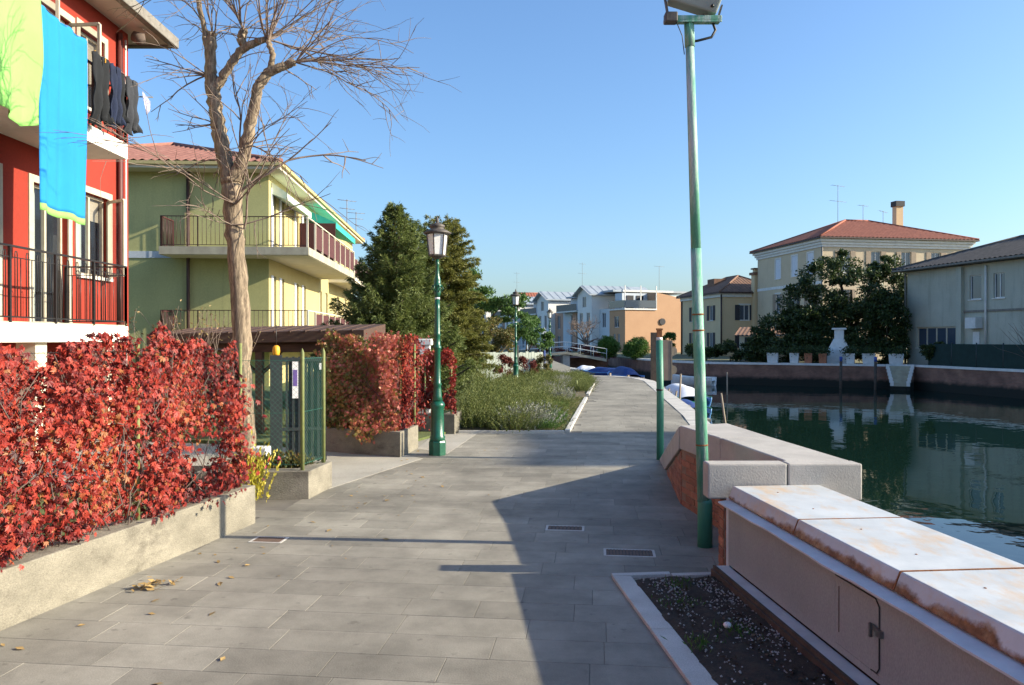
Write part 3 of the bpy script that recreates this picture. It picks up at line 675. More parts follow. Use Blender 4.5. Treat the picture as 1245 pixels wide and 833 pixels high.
# ================================================================ STREET FURNITURE
def make_lamp(label, X, Y):
    t = thing('street_lamp', label, 'street lamp', (X, Y, 0), 0, 'green iron street lamps along the path')
    MB().lathe([(.128, 0), (.128, .19), (.118, .215)], 8, smooth=False, rot=R(22.5)).build('plinth', M['green_iron'], t, bevel=.006)
    MB().lathe([(.118, .212), (.108, .24), (.115, .262), (.098, .285), (.092, .66), (.104, .70), (.112, .725), (.100, .75), (.078, .78)], 16).build('pedestal', M['green_iron'], t)
    MB().lathe([(.078, .778), (.066, .85), (.058, .95), (.052, 1.0), (.066, 1.02), (.052, 1.05), (.047, 1.25), (.044, 1.52), (.060, 1.54), (.060, 1.565), (.045, 1.58), (.042, 1.72), (.052, 1.735), (.042, 1.76), (.038, 2.1), (.034, 2.25)], 14).build('shaft', M['green_iron'], t)
    MB().lathe([(.037, 2.252), (.037, 2.278)], 14).build('band', M['white_paint'], t)
    b = MB().lathe([(.034, 2.28), (.045, 2.32), (.052, 2.36), (.040, 2.40), (.060, 2.44), (.066, 2.455), (.046, 2.47), (.050, 2.52), (.042, 2.56), (.030, 2.61), (.024, 2.74), (.034, 2.76), (.024, 2.78), (.022, 2.84)], 14)
    for k in range(6):
        a = k*R(60); b.tube([(.05*math.cos(a), .05*math.sin(a), 2.36), (.085*math.cos(a), .085*math.sin(a), 2.41), (.06*math.cos(a), .06*math.sin(a), 2.455)], .009, 6)
    b.build('capital', M['green_iron'], t)
    l = MB().lathe([(.03, 2.83), (.125, 2.875), (.128, 2.895), (.115, 2.896)], 6, smooth=False, rot=R(15))
    for k in range(6):
        a = R(15) + k*R(60); c, s = math.cos(a), math.sin(a)
        l.bar((.122*c, .122*s, 2.89), (.155*c, .155*s, 3.19), .014, .014, up=(c, s, 0))
    l.build('lantern_frame', M['lamp_cap'], t)
    for k in range(6):
        a, e = R(15)+k*R(60), R(15)+(k+1)*R(60); f = .965
        MB().add([(f*.12*math.cos(a), f*.12*math.sin(a), 2.895), (f*.12*math.cos(e), f*.12*math.sin(e), 2.895), (f*.153*math.cos(e), f*.153*math.sin(e), 3.185), (f*.153*math.cos(a), f*.153*math.sin(a), 3.185)], [(0, 1, 2, 3)]).build('pane', M['frost'], t)
    MB().lathe([(.150, 3.186), (.195, 3.195), (.205, 3.21), (.13, 3.255), (.095, 3.262), (.100, 3.285), (.112, 3.30), (.105, 3.325), (.05, 3.345), (.022, 3.36), (.026, 3.385), (.018, 3.40), (.012, 3.43), (.003, 3.45)], 12).build('cap', M['lamp_cap'], t)
    MB().tube([(.0, 0, 2.85), (.0, 0, 2.95), (0, 0, 3.05)], [.02, .03, .025], 8).build('bulb_holder', M['white_paint'], t)
    return t
lamp = make_lamp('tall green iron street lamp standing by the low wall gap', -1.08, 11.3)
km = kidmap(lamp)
for (x, y, lb, rz) in ((.13, 27.6, 'green iron street lamp rising out of the rosemary bed', .3), (2.16, 44.6, 'green iron street lamp beside the blue arrow post', .1), (1.5, 75, 'far small street lamp behind the canal bridge', .5)):
    c = copy_tree(lamp, km); c.location = (x, y, 0); c.rotation_euler = (0, 0, rz); c['label'] = lb

# leaning floodlight pole
fp = thing('floodlight_pole', 'tall leaning pole of faded green paint with square floodlight', 'floodlight', (1.56, 6.31, 0))
tp = Vector((-.135, 0, 4.30))
at = lambda f: tp * f
MB().tube([(0, 0, -.05), (0, 0, .35), (-.002, 0, .38)], [.060, .059, .052], 20).build('sleeve', M['pole_dark'], fp)
MB().tube([at(.085), at(.35), at(.56)], [.049, .045, .042], 20).build('shaft', M['pole'], fp)
MB().tube([at(.559), at(.75), at(.94)], [.0405, .037, .034], 20).build('upper_shaft', M['pole'], fp)
MB().tube([at(.938), at(.985)], [.040, .040], 20).build('collar', M['pole'], fp)
for f in (.405, .435, .19): MB().tube([at(f), at(f+.003)], .0465 if f > .3 else .0490, 20).build('rust_ring', M['rust'], fp)
z0 = 4.235
b = MB(); b.box(-.33, .12, -.05, .06, z0, z0+.035); b.box(-.33, .12, -.05, -.042, z0-.02, z0); br = b.build('bracket', M['pole'], fp, bevel=.004)
b = MB(); b.hexa([(-.34, -.09, z0-.03), (-.24, -.09, z0-.03), (-.24, .0, z0-.03), (-.34, .0, z0-.03), (-.34, -.09, z0+.05), (-.24, -.09, z0+.05), (-.24, 0, z0+.05), (-.34, 0, z0+.05)]); b.build('junction_box', M['lamp_cap'], fp, bevel=.01)
b = MB(); b.bar((-.30, 0, z0+.03), (-.34, 0, z0+.26), .012, .04, up=(0, 1, 0)); b.bar((.10, 0, z0+.03), (.13, 0, z0+.13), .012, .04, up=(0, 1, 0)); b.build('yoke', M['lamp_cap'], fp)
b = MB(); ca, sa = math.cos(R(-17)), math.sin(R(-17))
def fr(x, y, z): return (-.07 + x*ca - z*sa*-1, y, z0+.10 + (-x*sa*-1) + z*ca)
def fr(x, y, z):
    return (-.08 + x*ca + z*math.sin(R(17)), -.02 + y - z*.25, z0+.22 + x*sa + z*ca)
b.hexa([fr(-.2, -.06, -.12), fr(.2, -.06, -.12), fr(.2, .08, -.12), fr(-.2, .08, -.12), fr(-.21, -.12, .22), fr(.21, -.12, .22), fr(.21, .1, .22), fr(-.21, .1, .22)])
fl_ = b.build('floodlight_head', M['floodbody'], fp, bevel=.015)
b = MB(); b.hexa([fr(-.17, -.072, -.02), fr(.17, -.072, -.02), fr(.17, -.068, -.02), fr(-.17, -.068, -.02), fr(-.17, -.13, .20), fr(.17, -.13, .20), fr(.17, -.126, .20), fr(-.17, -.126, .20)]); b.build('lens', M['reflector'], fl_)
for x in (-.15, .15): MB().lathe([(.014, 0), (.014, .012), (.008, .02)], 8).build('screw', M['black_metal'], fl_).location = fr(x, -.075, -.09)
b = MB(); b.tube([(-.02, .02, z0+.06), (.06, .03, z0+.02), (.085, .02, z0-.06), (.05, .01, z0-.12), (-.06, .02, z0-.145), (-.13, .03, z0-.15)], .011, 8); b.tube([(-.25, -.06, z0-.02), (-.2, -.05, z0-.13), (-.175, -.02, z0-.27)], .004, 5); b.build('cable', M['cable'], fp)

# short green post
sp = thing('mooring_post', 'slim green metal post at the sloping parapet end', 'post', (2.06, 10.86, 0))
MB().tube([(0, 0, -.05), (0, 0, .9), (-.012, 0, 1.66)], [.05, .049, .047], 18).build('shaft', M['pole_dark'], sp)
MB().tube([(-.004, 0, .96), (-.004, 0, .985)], .051, 18).build('rust_ring', M['cable'], sp)
MB().tube([(-.012, 0, 1.66), (-.012, 0, 1.70)], .043, 12).build('collar', M['stone_white'], sp)
b = MB(); b.box(-.045, .02, -.03, .03, 1.70, 1.80); b.box(-.052, .03, -.035, .035, 1.80, 1.825); b.build('finial', M['rust'], sp)

# ================================================================ CREEPER FENCES
def creeper(root, A, B, z0, ztop, n, nsep, m, seed, thick=.10, size=(.07, .12), thr=-.55, tintf=None, hang=.16):
    A = np.array([*A, 0.]); B = np.array([*B, 0.]); d = B-A; L = np.linalg.norm(d); d /= L; nr = np.array([d[1], -d[0], 0.])
    t = rng.uniform(0, L, n*3); zt = np.array([ztop(x/L) for x in t]); u = rng.uniform(0, 1, n*3)
    z = z0 - hang*rng.uniform(0, 1, n*3)*(vnoise(t*2, t*0, seed+5) > .2) + (zt - z0 + .12*vnoise(t*3, t*0+2, seed+3)*.5)*u
    keep = (vnoise(t*1.1, z*1.3, seed) + .55*vnoise(t*3.1, z*3.3, seed+1) + rng.normal(size=n*3)*.28 + 1.2*(u > .8)*.4) > thr
    t, z = t[keep][:n], z[keep][:n]; N = len(t)
    off = np.abs(rng.normal(size=N))*thick*(.75+.5*vnoise(t*1.7, z*1.9, seed+2)) - .04
    pos = A + d*t[:, None] + nr*off[:, None]; pos[:, 2] = z
    nrm = unit(nr*1.0 + rng.normal(size=(N, 3))*.5 + [0, 0, .35]); tip = np.array([0, 0, -.8]) + rng.normal(size=(N, 3))*.55
    tip = unit(tip - nrm*np.sum(tip*nrm, 1, keepdims=True)); ln = rng.uniform(*size, N)
    tint = np.clip(rng.normal(.5, .25, N) + .16*vnoise(t*2, z*2, seed+9), 0, .97) if tintf is None else tintf(t/L, z, N)
    order = np.argsort(-(off*2 + ln*3)); sep = order[:nsep]; rest_ = order[nsep:]
    P, T, Nn, Ls, Ti = palmate(pos[rest_], tip[rest_], nrm[rest_], ln[rest_], tint[rest_])
    leaf_cloud('leaves', P, T, Nn, Ls, Ls*.38, m, Ti, root, kind='stuff')
    if nsep:
        protos = []
        for k in range(10):
            one = lambda v: np.array([v], float)
            P, T, Nn, Ls, Ti = palmate(one([0, 0, 0]), one([0, 1, 0]), one([0, 0, 1]), np.array([1.]), np.array([.25+.06*k]))
            protos.append(leaf_cloud('leaf', P, T, Nn, Ls, Ls*.42, m, Ti, link=False))
        for i in sep:
            y = Vector(tip[i]); zz = Vector(nrm[i]); x = y.cross(zz).normalized(); Mx = Matrix((x, y, zz)).transposed().to_4x4()
            o = put('leaf', protos[int(np.clip((tint[i]-.25)/.06, 0, 9))], root); o.matrix_local = Matrix.Translation(Vector(pos[i])) @ Mx @ Matrix.Diagonal((ln[i], ln[i], ln[i], 1))
    # woody stems
    b = MB()
    for k in range(int(L*9)):
        s = random.uniform(0, L); zz = z0 - .05; pts = []; top = ztop(s/L)*random.uniform(.6, 1)
        while zz < top and len(pts) < 14:
            pts.append(Vector(A + d*s + nr*random.uniform(-.02, .05)) + Vector((0, 0, zz))); s += random.gauss(0, .1); zz += random.uniform(.06, .2); s = min(max(s, 0), L)
        if len(pts) > 2: b.tube(pts, [.006*(1-.5*i/len(pts)) for i in range(len(pts))], 5)
    b.build('stems', M['twig_dark'], root)
def wire(root, A, B, z0, z1, pitch=.065, m='mesh_green', r=.0014, posts=()):
    A = Vector((*A, 0)); B = Vector((*B, 0)); d = (B-A); L = d.length; d /= L; H = z1-z0; b = MB()
    s = -H
    while s < L:
        for sg in (1, -1):
            a0, a1 = s, s+H
            lo, hi = max(0, a0), min(L, a1)
            if hi-lo < .03: continue
            f = lambda q: (q-a0) if sg > 0 else H-(q-a0)
            b.tube([A+d*lo+Vector((0, 0, z0+f(lo))), A+d*hi+Vector((0, 0, z0+f(hi)))], r, 3, cap=False)
        s += pitch
    for zz in (z0+.02, (z0+z1)/2, z1-.01): b.tube([A+d*0+Vector((0, 0, zz)), A+d*L+Vector((0, 0, zz))], r*1.7, 4, cap=False)
    b.build('wire_mesh', M[m], root)
h1 = thing('creeper_fence', 'long wire fence covered in bright red creeper on low wall', 'creeper fence')
FA, FB = (-3.62, 2.1), (-2.45, 7.10)
ramp_top = lambda t: 1.55 + .11*t + .025*math.sin(t*31) + .02*math.sin(t*57) + (.16*math.exp(-((t-.80)/.06)**2))
creeper(h1, FA, FB, .38, ramp_top, 21000, 300, LEAF['ivy'], 3, .085, (.020, .052), -1.75, None, .07)
wire(h1, FA, FB, .36, 1.60, .09, 'black_metal')
for s in (.02, .37, .73, .99):
    x, y = FA[0]+(FB[0]-FA[0])*s, FA[1]+(FB[1]-FA[1])*s
    MB().tube([(x+.01, y, .2), (x+.01, y, 1.64)], .016, 8).build('fence_post', M['post_olive'], h1)
h2 = thing('creeper_fence', 'wire fence thick with half green, half red creeper by driveway', 'creeper fence')
tf = lambda s, z, N: np.clip(rng.normal(.47, .22, N) + .5*(s-.4) + .10*(z-1), 0, 1)
creeper(h2, (-2.85, 11.85), (-1.62, 11.22), .36, lambda t: 1.72 + .05*math.sin(t*19)+.06*math.sin(t*7), 9000, 200, LEAF['ivy2'], 21, .15, (.03, .058), -1.9, tf, .2)
creeper(h2, (-1.62, 11.22), (-1.50, 12.3), .36, lambda t: 1.70 + .06*math.sin(t*13), 4200, 80, LEAF['ivy'], 22, .13, (.03, .055), -1.7, None, .1)
for x, y in ((-2.84, 11.9), (-1.62, 11.3), (-1.5, 12.0)): MB().tube([(x, y, .2), (x, y, 1.6)], .02, 8).build('fence_post', M['post_olive'], h2)
h3 = thing('creeper_fence', 'small red creeper fence patch behind the street lamp', 'creeper fence')
creeper(h3, (-1.85, 13.95), (-1.0, 13.82), .45, lambda t: 1.42 + .06*math.sin(t*9), 4200, 0, LEAF['ivy'], 31, .10, (.03, .055), -1.1, None, .15)
for x in (-1.55, -1.08): MB().tube([(x, 13.9, .2), (x, 13.9, 1.45)], .017, 8).build('fence_post', M['post_olive'], h3)

# wire fence corner on the planter, gate behind
wf = thing('wire_fence', 'green wire mesh fence corner between two olive posts', 'fence')
for x, y in ((-2.22, 8.27), (-2.12, 8.78)): MB().lathe([(.022, .2), (.022, 1.53), (.012, 1.56), (.002, 1.58)], 10, x, y).build('fence_post', M['post_olive'], wf)
wire(wf, (-3.2, 8.2), (-2.22, 8.27), .33, 1.46, .055, 'mesh_green', .0012); wire(wf, (-2.22, 8.27), (-2.12, 8.78), .33, 1.48, .05, 'mesh_green', .0012)
gt = thing('metal_gate', 'dark green barred metal gate with small sign behind wire fence', 'gate', (-2.72, 9.6, 0), R(14))
part('gate_post', M['gate'], gt, (-.24, -.10, -.06, .06, 0, 1.48)); part('rail', M['gate'], gt, (-.1, .43, -.02, .02, .18, .23), (-.1, .43, -.02, .02, 1.40, 1.45), (-.1, .43, -.02, .02, .55, .59))
for k in range(7):
    x = -.06 + k*.075; part('bar', M['gate'], gt, (x, x+.03, -.012, .012, .1, 1.46))
for k in range(6):
    x = -.03 + k*.075; part('infill', M['gate'], gt, (x+.004, x+.044, .014, .02, .2, 1.42))
part('sign_plate', M['white_paint'], gt, (.02, .09, -.03, -.022, .95, 1.40)); part('sign_print', M['purple'], gt, (.03, .08, -.0325, -.030, 1.10, 1.30))
part('notice', M['white_paint'], gt, (.34, .40, -.03, -.022, 1.30, 1.38))
b = MB().lathe([(.04, 1.48), (.04, 1.50), (.046, 1.53), (.04, 1.58), (.02, 1.60)], 12, -.17, 0); b.build('beacon', M['yellow'], gt); MB().tube([(-.17, 0, 1.60), (-.17, 0, 1.85)], .006, 6).build('aerial', M['black_metal'], gt)
part('white_box', M['white_paint'], None, (-3.02, -2.82, 8.95, 9.15, 0, .43), bevel=.015, label='white box at the foot of the gate post', cat='box')

# ================================================================ PLANTS
def bush_mesh(name, m, h, r, stems, per, ln, wd, lean=.5, droop=.0):
    base = rng.normal(size=(stems, 2))*r*.38; hh = h*rng.uniform(.5, 1.05, stems)*np.exp(-(np.linalg.norm(base, axis=1)/r)**2*.6)
    out = base/r*lean + rng.normal(size=(stems, 2))*.16
    t = rng.uniform(.08, 1, (stems, per)); P = np.empty((stems, per, 3))
    P[:, :, 0] = base[:, None, 0] + out[:, None, 0]*hh[:, None]*t**1.3; P[:, :, 1] = base[:, None, 1] + out[:, None, 1]*hh[:, None]*t**1.3; P[:, :, 2] = hh[:, None]*t
    D = np.repeat(np.concatenate([out, np.ones((stems, 1))], 1)[:, None], per, 1).reshape(-1, 3); N = stems*per
    D = unit(D) + rng.normal(size=(N, 3))*.45
    return leaf_cloud(name, P.reshape(-1, 3), D, rnd_unit(N), rng.uniform(.6, 1.2, N)*ln, wd, m, np.clip(rng.normal(.45, .2, N) + np.repeat(rng.normal(0, .14, stems), per), 0, 1), link=False)
ROS = [bush_mesh('rosemary', LEAF['rosemary'], .44, .46, 230, 26, .040, .011, 1.0) for _ in range(5)]
SIL = [bush_mesh('lavender', LEAF['silver'], .36, .32, 140, 20, .035, .011, .9) for _ in range(3)]
LOW = [bush_mesh('low_shrub', LEAF['bright'], .30, .38, 130, 18, .04, .012, 1.0) for _ in range(2)]
TALL = [bush_mesh('tall_rosemary', LEAF['rosemary'], 1.15, .42, 150, 34, .055, .011, .35) for _ in range(2)]
bed_l = lambda Y: -.95 + (Y-14)*.055
bed_r = lambda Y: .94 + (Y-13.95)*.136 if Y < 30 else 3.0
tag(MB().grid(lambda u, v: (lambda Y: (bed_l(Y)+(bed_r(Y)-bed_l(Y))*u, Y, .02+.02*math.sin(u*9+v*40)))(13.98+20.5*v), 8, 60).build('planting_bed', mat('bed_earth', (.16, .12, .06), (.08, .07, .03), 5, .95, 1, 30)), kind='structure', label='planted bed between garden fence and paved path')
kb2 = thing('bed_kerb', 'pale stone kerb edging the rosemary bed', 'kerb')
segs = [((-.95, 13.93), (.94, 13.93))] + [((bed_r(14+k*2.0)+.0, 14+k*2.0), (bed_r(16+k*2.0), 16+k*2.0)) for k in range(4)] + [((bed_r(23.2+k*2), 23.2+k*2), (bed_r(25.2+k*2), 25.2+k*2)) for k in range(4)]
for p, q in segs:
    p = Vector((*p, 0)); q = Vector((*q, 0)); d = (q-p).normalized(); n = Vector((d.y, -d.x, 0))*.09; q = q-d*.01
    MB().hexa([(v.x, v.y, -.05) for v in (p, q, q+n, p+n)] + [(v.x, v.y, .05) for v in (p, q, q+n, p+n)]).build('kerb_stone', M['kerb'], kb2, bevel=.005)
cnt = 0
def plant(name, me, x, y, z, s, label, cat, group):
    o = put(name, me, None, label=label, cat=cat, group=group); o.location = (x, y, z); o.scale = (s*random.uniform(.9, 1.15), s*random.uniform(.9, 1.15), s*random.uniform(.85, 1.15)); o.rotation_euler = (0, 0, random.uniform(0, 6)); return o
Y = 14.35
while Y < 33.5:
    wdt = bed_r(Y)-bed_l(Y); k = max(2, int(wdt/.62))
    for i in range(k):
        x = bed_l(Y) + wdt*(i+.5+random.uniform(-.25, .25))/k
        fr_ = (x-bed_l(Y))/wdt
        if abs(Y-23) < .9 and fr_ > .78: continue
        if Y > 14.9 and fr_ > .55 and random.random() < .13:
            plant('grey_lavender', random.choice(SIL), x, Y, .02, random.uniform(.9, 1.25), 'silvery grey lavender clump inside the rosemary bed', 'plant', 'grey lavender clumps in the bed')
        elif fr_ > .82 and Y < 22:
            plant('low_shrub', random.choice(LOW), x-.12, Y, .02, random.uniform(.6, .9), 'low bright green plant along the bed kerb', 'plant', 'low plants along the kerb')
        else:
            plant('rosemary_bush', random.choice(ROS), x, Y+random.uniform(-.2, .2), .02, random.uniform(.8, 1.15)*(1.05 if fr_ < .5 else .8), 'upright green rosemary bush in the planted bed', 'bush', 'rosemary bushes in the bed')
    Y += .68
for x, y in ((.05, 14.45), (.42, 14.6), (.22, 15.0)):
    plant('grey_lavender', SIL[0], x, y, .02, 1.25, 'large silvery lavender clump at the front corner of the bed', 'plant', 'front lavender clumps')
for x, y, s in ((-.75, 14.6, .95), (-.45, 15.3, 1.0), (-.7, 16.2, 1.0), (-.6, 17.5, .9)):
    plant('tall_rosemary_bush', random.choice(TALL), x, y, .02, s, 'tall feathery rosemary bush next to the short wall end', 'bush', 'tall rosemary bushes by the wall')
N = 2600; yy = rng.uniform(14, 22, N); xx = np.array([bed_r(v) for v in yy]) - np.abs(rng.normal(size=N))*.22 - .01
o = leaf_cloud('grass', np.stack([xx, yy, np.full(N, .02)], 1), rng.normal(size=(N, 3))*[.5, .5, .1]+[0, 0, .6], rnd_unit(N), rng.uniform(.03, .09, N), .008, LEAF['straw'], rng.uniform(0, 1, N)); tag(o, 'short dry grass along the bed kerb', kind='stuff')
N = 9000; xx = rng.uniform(-6, -2.4, N); yy = rng.uniform(13.2, 22, N)
o = leaf_cloud('grass', np.stack([xx, yy, np.full(N, .04)], 1), rng.normal(size=(N, 3))*[.4, .4, .1]+[0, 0, .6], rnd_unit(N), rng.uniform(.04, .1, N), .012, LEAF['straw'], rng.uniform(0, .5, N)); tag(o, 'garden grass in front of the green house', kind='stuff')
# planter flowers, yellow shrub by the tree
yb = put('yellow_shrub', bush_mesh('yellow_shrub', LEAF['yellow'], .62, .24, 60, 16, .05, .026, .5), None, label='bright yellow leafed shrub at the foot of the bare tree', cat='shrub'); yb.location = (-2.68, 8.02, 0); yb.scale = (.7, .7, 1.15)
for k, x in enumerate((-2.95, -2.72, -2.5, -2.36)):
    o = plant('flower_plant', bush_mesh('flower_plant', LEAF['mixed'], .22, .09, 70, 14, .045, .022, 1.2), x, 8.5+.05*k, .21, 1.0, 'small flowering plant inside the wire fence planter', 'plant', 'flowers in the wire fence planter')
for k, (x, y, z) in enumerate(((-2.66, 8.40, .33), (-2.52, 8.45, .37), (-2.80, 8.43, .30))):
    P = np.tile([x, y, z], (14, 1)) + rng.normal(size=(14, 3))*.012
    o = leaf_cloud('flower', P, rnd_unit(14), rnd_unit(14), .035, .03, leafmat('pink_petal', [(0, (.55, .03, .08)), (1, (.7, .08, .14))]), rng.uniform(0, 1, 14)); tag(o, 'pink blossom in the wire fence planter', 'flower', 'pink blossoms')

# bare tree with cut limbs and long whippy shoots
bt = thing('bare_tree', 'large bare pollarded tree with pale bark and whippy shoots', 'tree', (-3.22, 9.5, 0))
tk = MB()
def limb(pts, rad, b=tk, n=12):
    # subdivide, add bark wobble
    P = []; Rr = []
    for i in range(len(pts)-1):
        for k in range(7):
            t = k/7; P.append(Vector(pts[i]).lerp(Vector(pts[i+1]), t) + Vector((random.gauss(0, .008), random.gauss(0, .008), 0))); Rr.append((rad[i]*(1-t)+rad[i+1]*t)*random.uniform(.93, 1.08))
    P.append(Vector(pts[-1])); Rr.append(rad[-1]); n = 22; s0 = len(b.v); b.tube(P, Rr, n)
    jit = [random.uniform(-.07, .07) for _ in range(n)]          # bark ridges: coherent along the limb, drifting slowly
    for i in range(len(P)):
        jit = [.8*q + random.uniform(-.035, .035) for q in jit]
        for k in range(n):
            v = Vector(b.v[s0+i*n+k]); b.v[s0+i*n+k] = tuple(v + (v-P[i])*jit[k])
limb([(0, 0, -.1), (.0, 0, .3), (-.05, .0, 1.0), (-.07, .0, 1.9), (-.13, 0, 2.8), (-.17, .0, 3.3), (-.2, 0, 3.65)], [.15, .122, .112, .108, .102, .11, .125])
limb([(-.19, 0, 3.55), (-.30, .02, 4.0), (-.39, .05, 4.4), (-.45, .06, 4.8), (-.46, .05, 5.05), (-.43, .04, 5.42)], [.10, .088, .083, .078, .066, .054])
limb([(-.41, .05, 4.72), (-.28, .05, 4.92), (-.1, .02, 5.18), (.12, 0, 5.28), (.24, -.02, 5.31)], [.058, .053, .047, .042, .034])
limb([(-.05, .02, 5.22), (-.06, .0, 5.36), (-.04, 0, 5.42)], [.045, .05, .055])
limb([(-.19, 0, 3.55), (-.02, -.04, 3.9), (.08, -.08, 4.3), (.17, -.1, 4.7), (.28, -.1, 4.88), (.50, -.1, 4.96), (.62, -.1, 5.0)], [.095, .072, .064, .060, .058, .05, .038])
limb([(.30, -.1, 4.86), (.34, -.08, 5.1), (.28, -.05, 5.28)], [.04, .032, .03])
limb([(-.45, .05, 5.0), (-.52, .03, 5.4), (-.60, .0, 5.9)], [.036, .032, .026])
tr = tk.build('trunk', M['bark'], bt)
twg = [MB() for _ in range(2)]
def shoot(p, d, L, r, depth=0, droop=.12):
    pts = [Vector(p)]; d = Vector(d).normalized(); k = max(4, int(L/.14)); s = L/k
    for i in range(k):
        d = (d + Vector((random.gauss(0, .13), random.gauss(0, .13), random.gauss(0, .11) - droop*i/k*.55))).normalized(); pts.append(pts[-1]+d*s)
    twg[0 if r > .006 else 1].tube(pts, [r*(1-.75*i/k)+.0011 for i in range(k+1)], 5 if r > .006 else 3, cap=False)
    if depth < 2:
        for i in range(2, k):
            if random.random() < (.85 if depth == 0 else .45):
                t = pts[i]-pts[i-1]; nd = (t.normalized() + Vector((random.gauss(0, .6), random.gauss(0, .6), random.gauss(0, .45)))).normalized()
                shoot(pts[i], nd, L*random.uniform(.22, .55), r*.55, depth+1, droop*1.2)
heads = [((-.43, .04, 5.35), 9, (0, 0, 1)), ((-.04, 0, 5.42), 13, (.1, 0, 1)), ((.24, -.02, 5.31), 12, (.7, 0, .7)), ((.62, -.1, 5.0), 12, (1, 0, .25)), ((.28, -.05, 5.28), 7, (.3, 0, 1)), ((.42, -.1, 4.95), 6, (.7, -.2, .5)),
         ((-.60, 0, 5.9), 6, (-.3, -.2, .95)), ((-.5, .05, 4.9), 8, (-1, -.1, .25)), ((-.38, .03, 4.3), 6, (-1, -.2, .1)), ((-.3, 0, 3.85), 3, (-1, -.3, .3)), ((.02, -.05, 4.0), 5, (.8, -.3, .5)), ((-.1, -.1, 3.3), 6, (.5, -.6, .4)), ((-.15, -.1, 3.05), 3, (.3, -.6, .1))]
for p, k, d in heads:
    for i in range(k):
        dd = Vector(d).normalized() + Vector((random.gauss(0, .5), random.gauss(0, .6), random.gauss(0, .38)))
        shoot(p, dd, random.uniform(.7, 1.8)*(.55 if d[0] < -.4 else 1), random.uniform(.005, .011))
shoot((-.05, -.1, 3.45), (.75, -.25, .55), 1.7, .017, 0, .03); shoot((.0, -.1, 3.0), (.3, -.3, .8), 1.0, .014); shoot((-.1, .0, 3.6), (.22, -.1, 1), 1.6, .014, 0, .05)
twg[0].build('branches', M['twig'], bt); twg[1].build('twigs', M['twig'], bt, kind='stuff')

# needle trees ------------------------------------------------------------
def conifer(label, X, Y, H, Rb, m, n_br, seed, name='spruce_tree', z_low=.25, pw=.8, sag=.25, dens=1.0):
    t = thing(name, label, 'tree', (X, Y, 0)); r = random.Random(seed)
    MB().tube([(0, 0, -.1), (.02, 0, H*.5), (0, .02, H*.97)], [.13, .08, .012], 8).build('trunk', M['trunk'], t)
    P = []; D = []; br = MB()
    for i in range(n_br):
        h = z_low + (H-z_low-.12)*((i+r.random())/n_br)**.95; f = 1-h/H
        L = Rb*(f**pw)*r.uniform(.62, 1.22)+.04; a = i*2.39996+r.uniform(-.4, .4); tilt = r.uniform(.05, .35)+.5*(1-f)**2
        d = np.array([math.cos(a), math.sin(a), 0]); k = max(3, int(L/.085)); pts = []
        for j in range(k+1):
            s = j/k; pts.append(np.array([0, 0, h]) + d*L*s + np.array([0, 0, L*(tilt*s - sag*s + (sag*.9)*s**3)]))
        br.tube([Vector(p) for p in pts[::max(1, k//4)]], [.02*f+.004]*len(pts[::max(1, k//4)]), 4, cap=False)
        side = np.array([-d[1], d[0], 0])
        for j in range(1, k+1):
            s = j/k; tw = L*.34*(1.05-s)+.07*min(1, .3+2*f); nn = int((7 if s > .25 else 3)*dens*min(1, .45+1.5*f))
            for q in range(nn):
                sg = r.choice((-1, 1)); u = r.random(); dr = d*.75 + side*sg*r.uniform(.25, 1.0) + np.array([0, 0, r.uniform(-.42, .12)])
                P.append(pts[j] + dr*tw*u); D.append(dr + np.array([r.gauss(0, .3), r.gauss(0, .3), r.gauss(0, .3)]))
        for q in range(3): P.append(pts[k]); D.append(d + np.array([r.gauss(0, .35), r.gauss(0, .35), r.gauss(.25, .3)]))
    P = np.array(P); D = np.array(D); idx = np.repeat(np.arange(len(P)), 5); N = len(idx)
    P = P[idx] + rng.normal(size=(N, 3))*.02; D = D[idx] + rng.normal(size=(N, 3))*.45
    br.build('branches', M['trunk'], t)
    leaf_cloud('crown', P, D, rnd_unit(N), rng.uniform(.06, .13, N), .020, m, np.clip(rng.normal(.45, .22, N), 0, 1), t)
    return t
conifer('tall dark green spruce in the garden by the green house', gx(480, 19.3), 19.3, 5.05, 2.1, LEAF['spruce'], 290, 4, sag=.35, dens=1.6, pw=.95)
conifer('broad golden green conifer crowding the spruce', gx(541, 23), 23, 5.1, 1.25, LEAF['yew'], 300, 9, 'conifer_tree', .15, .38, -.4, 1.6)
conifer('slim dark conifer between the spruce and the golden one', gx(512, 24.5), 22.0, 5.0, 1.4, LEAF['spruce'], 220, 14, 'conifer_tree', .2, .6, .1, 1.5)

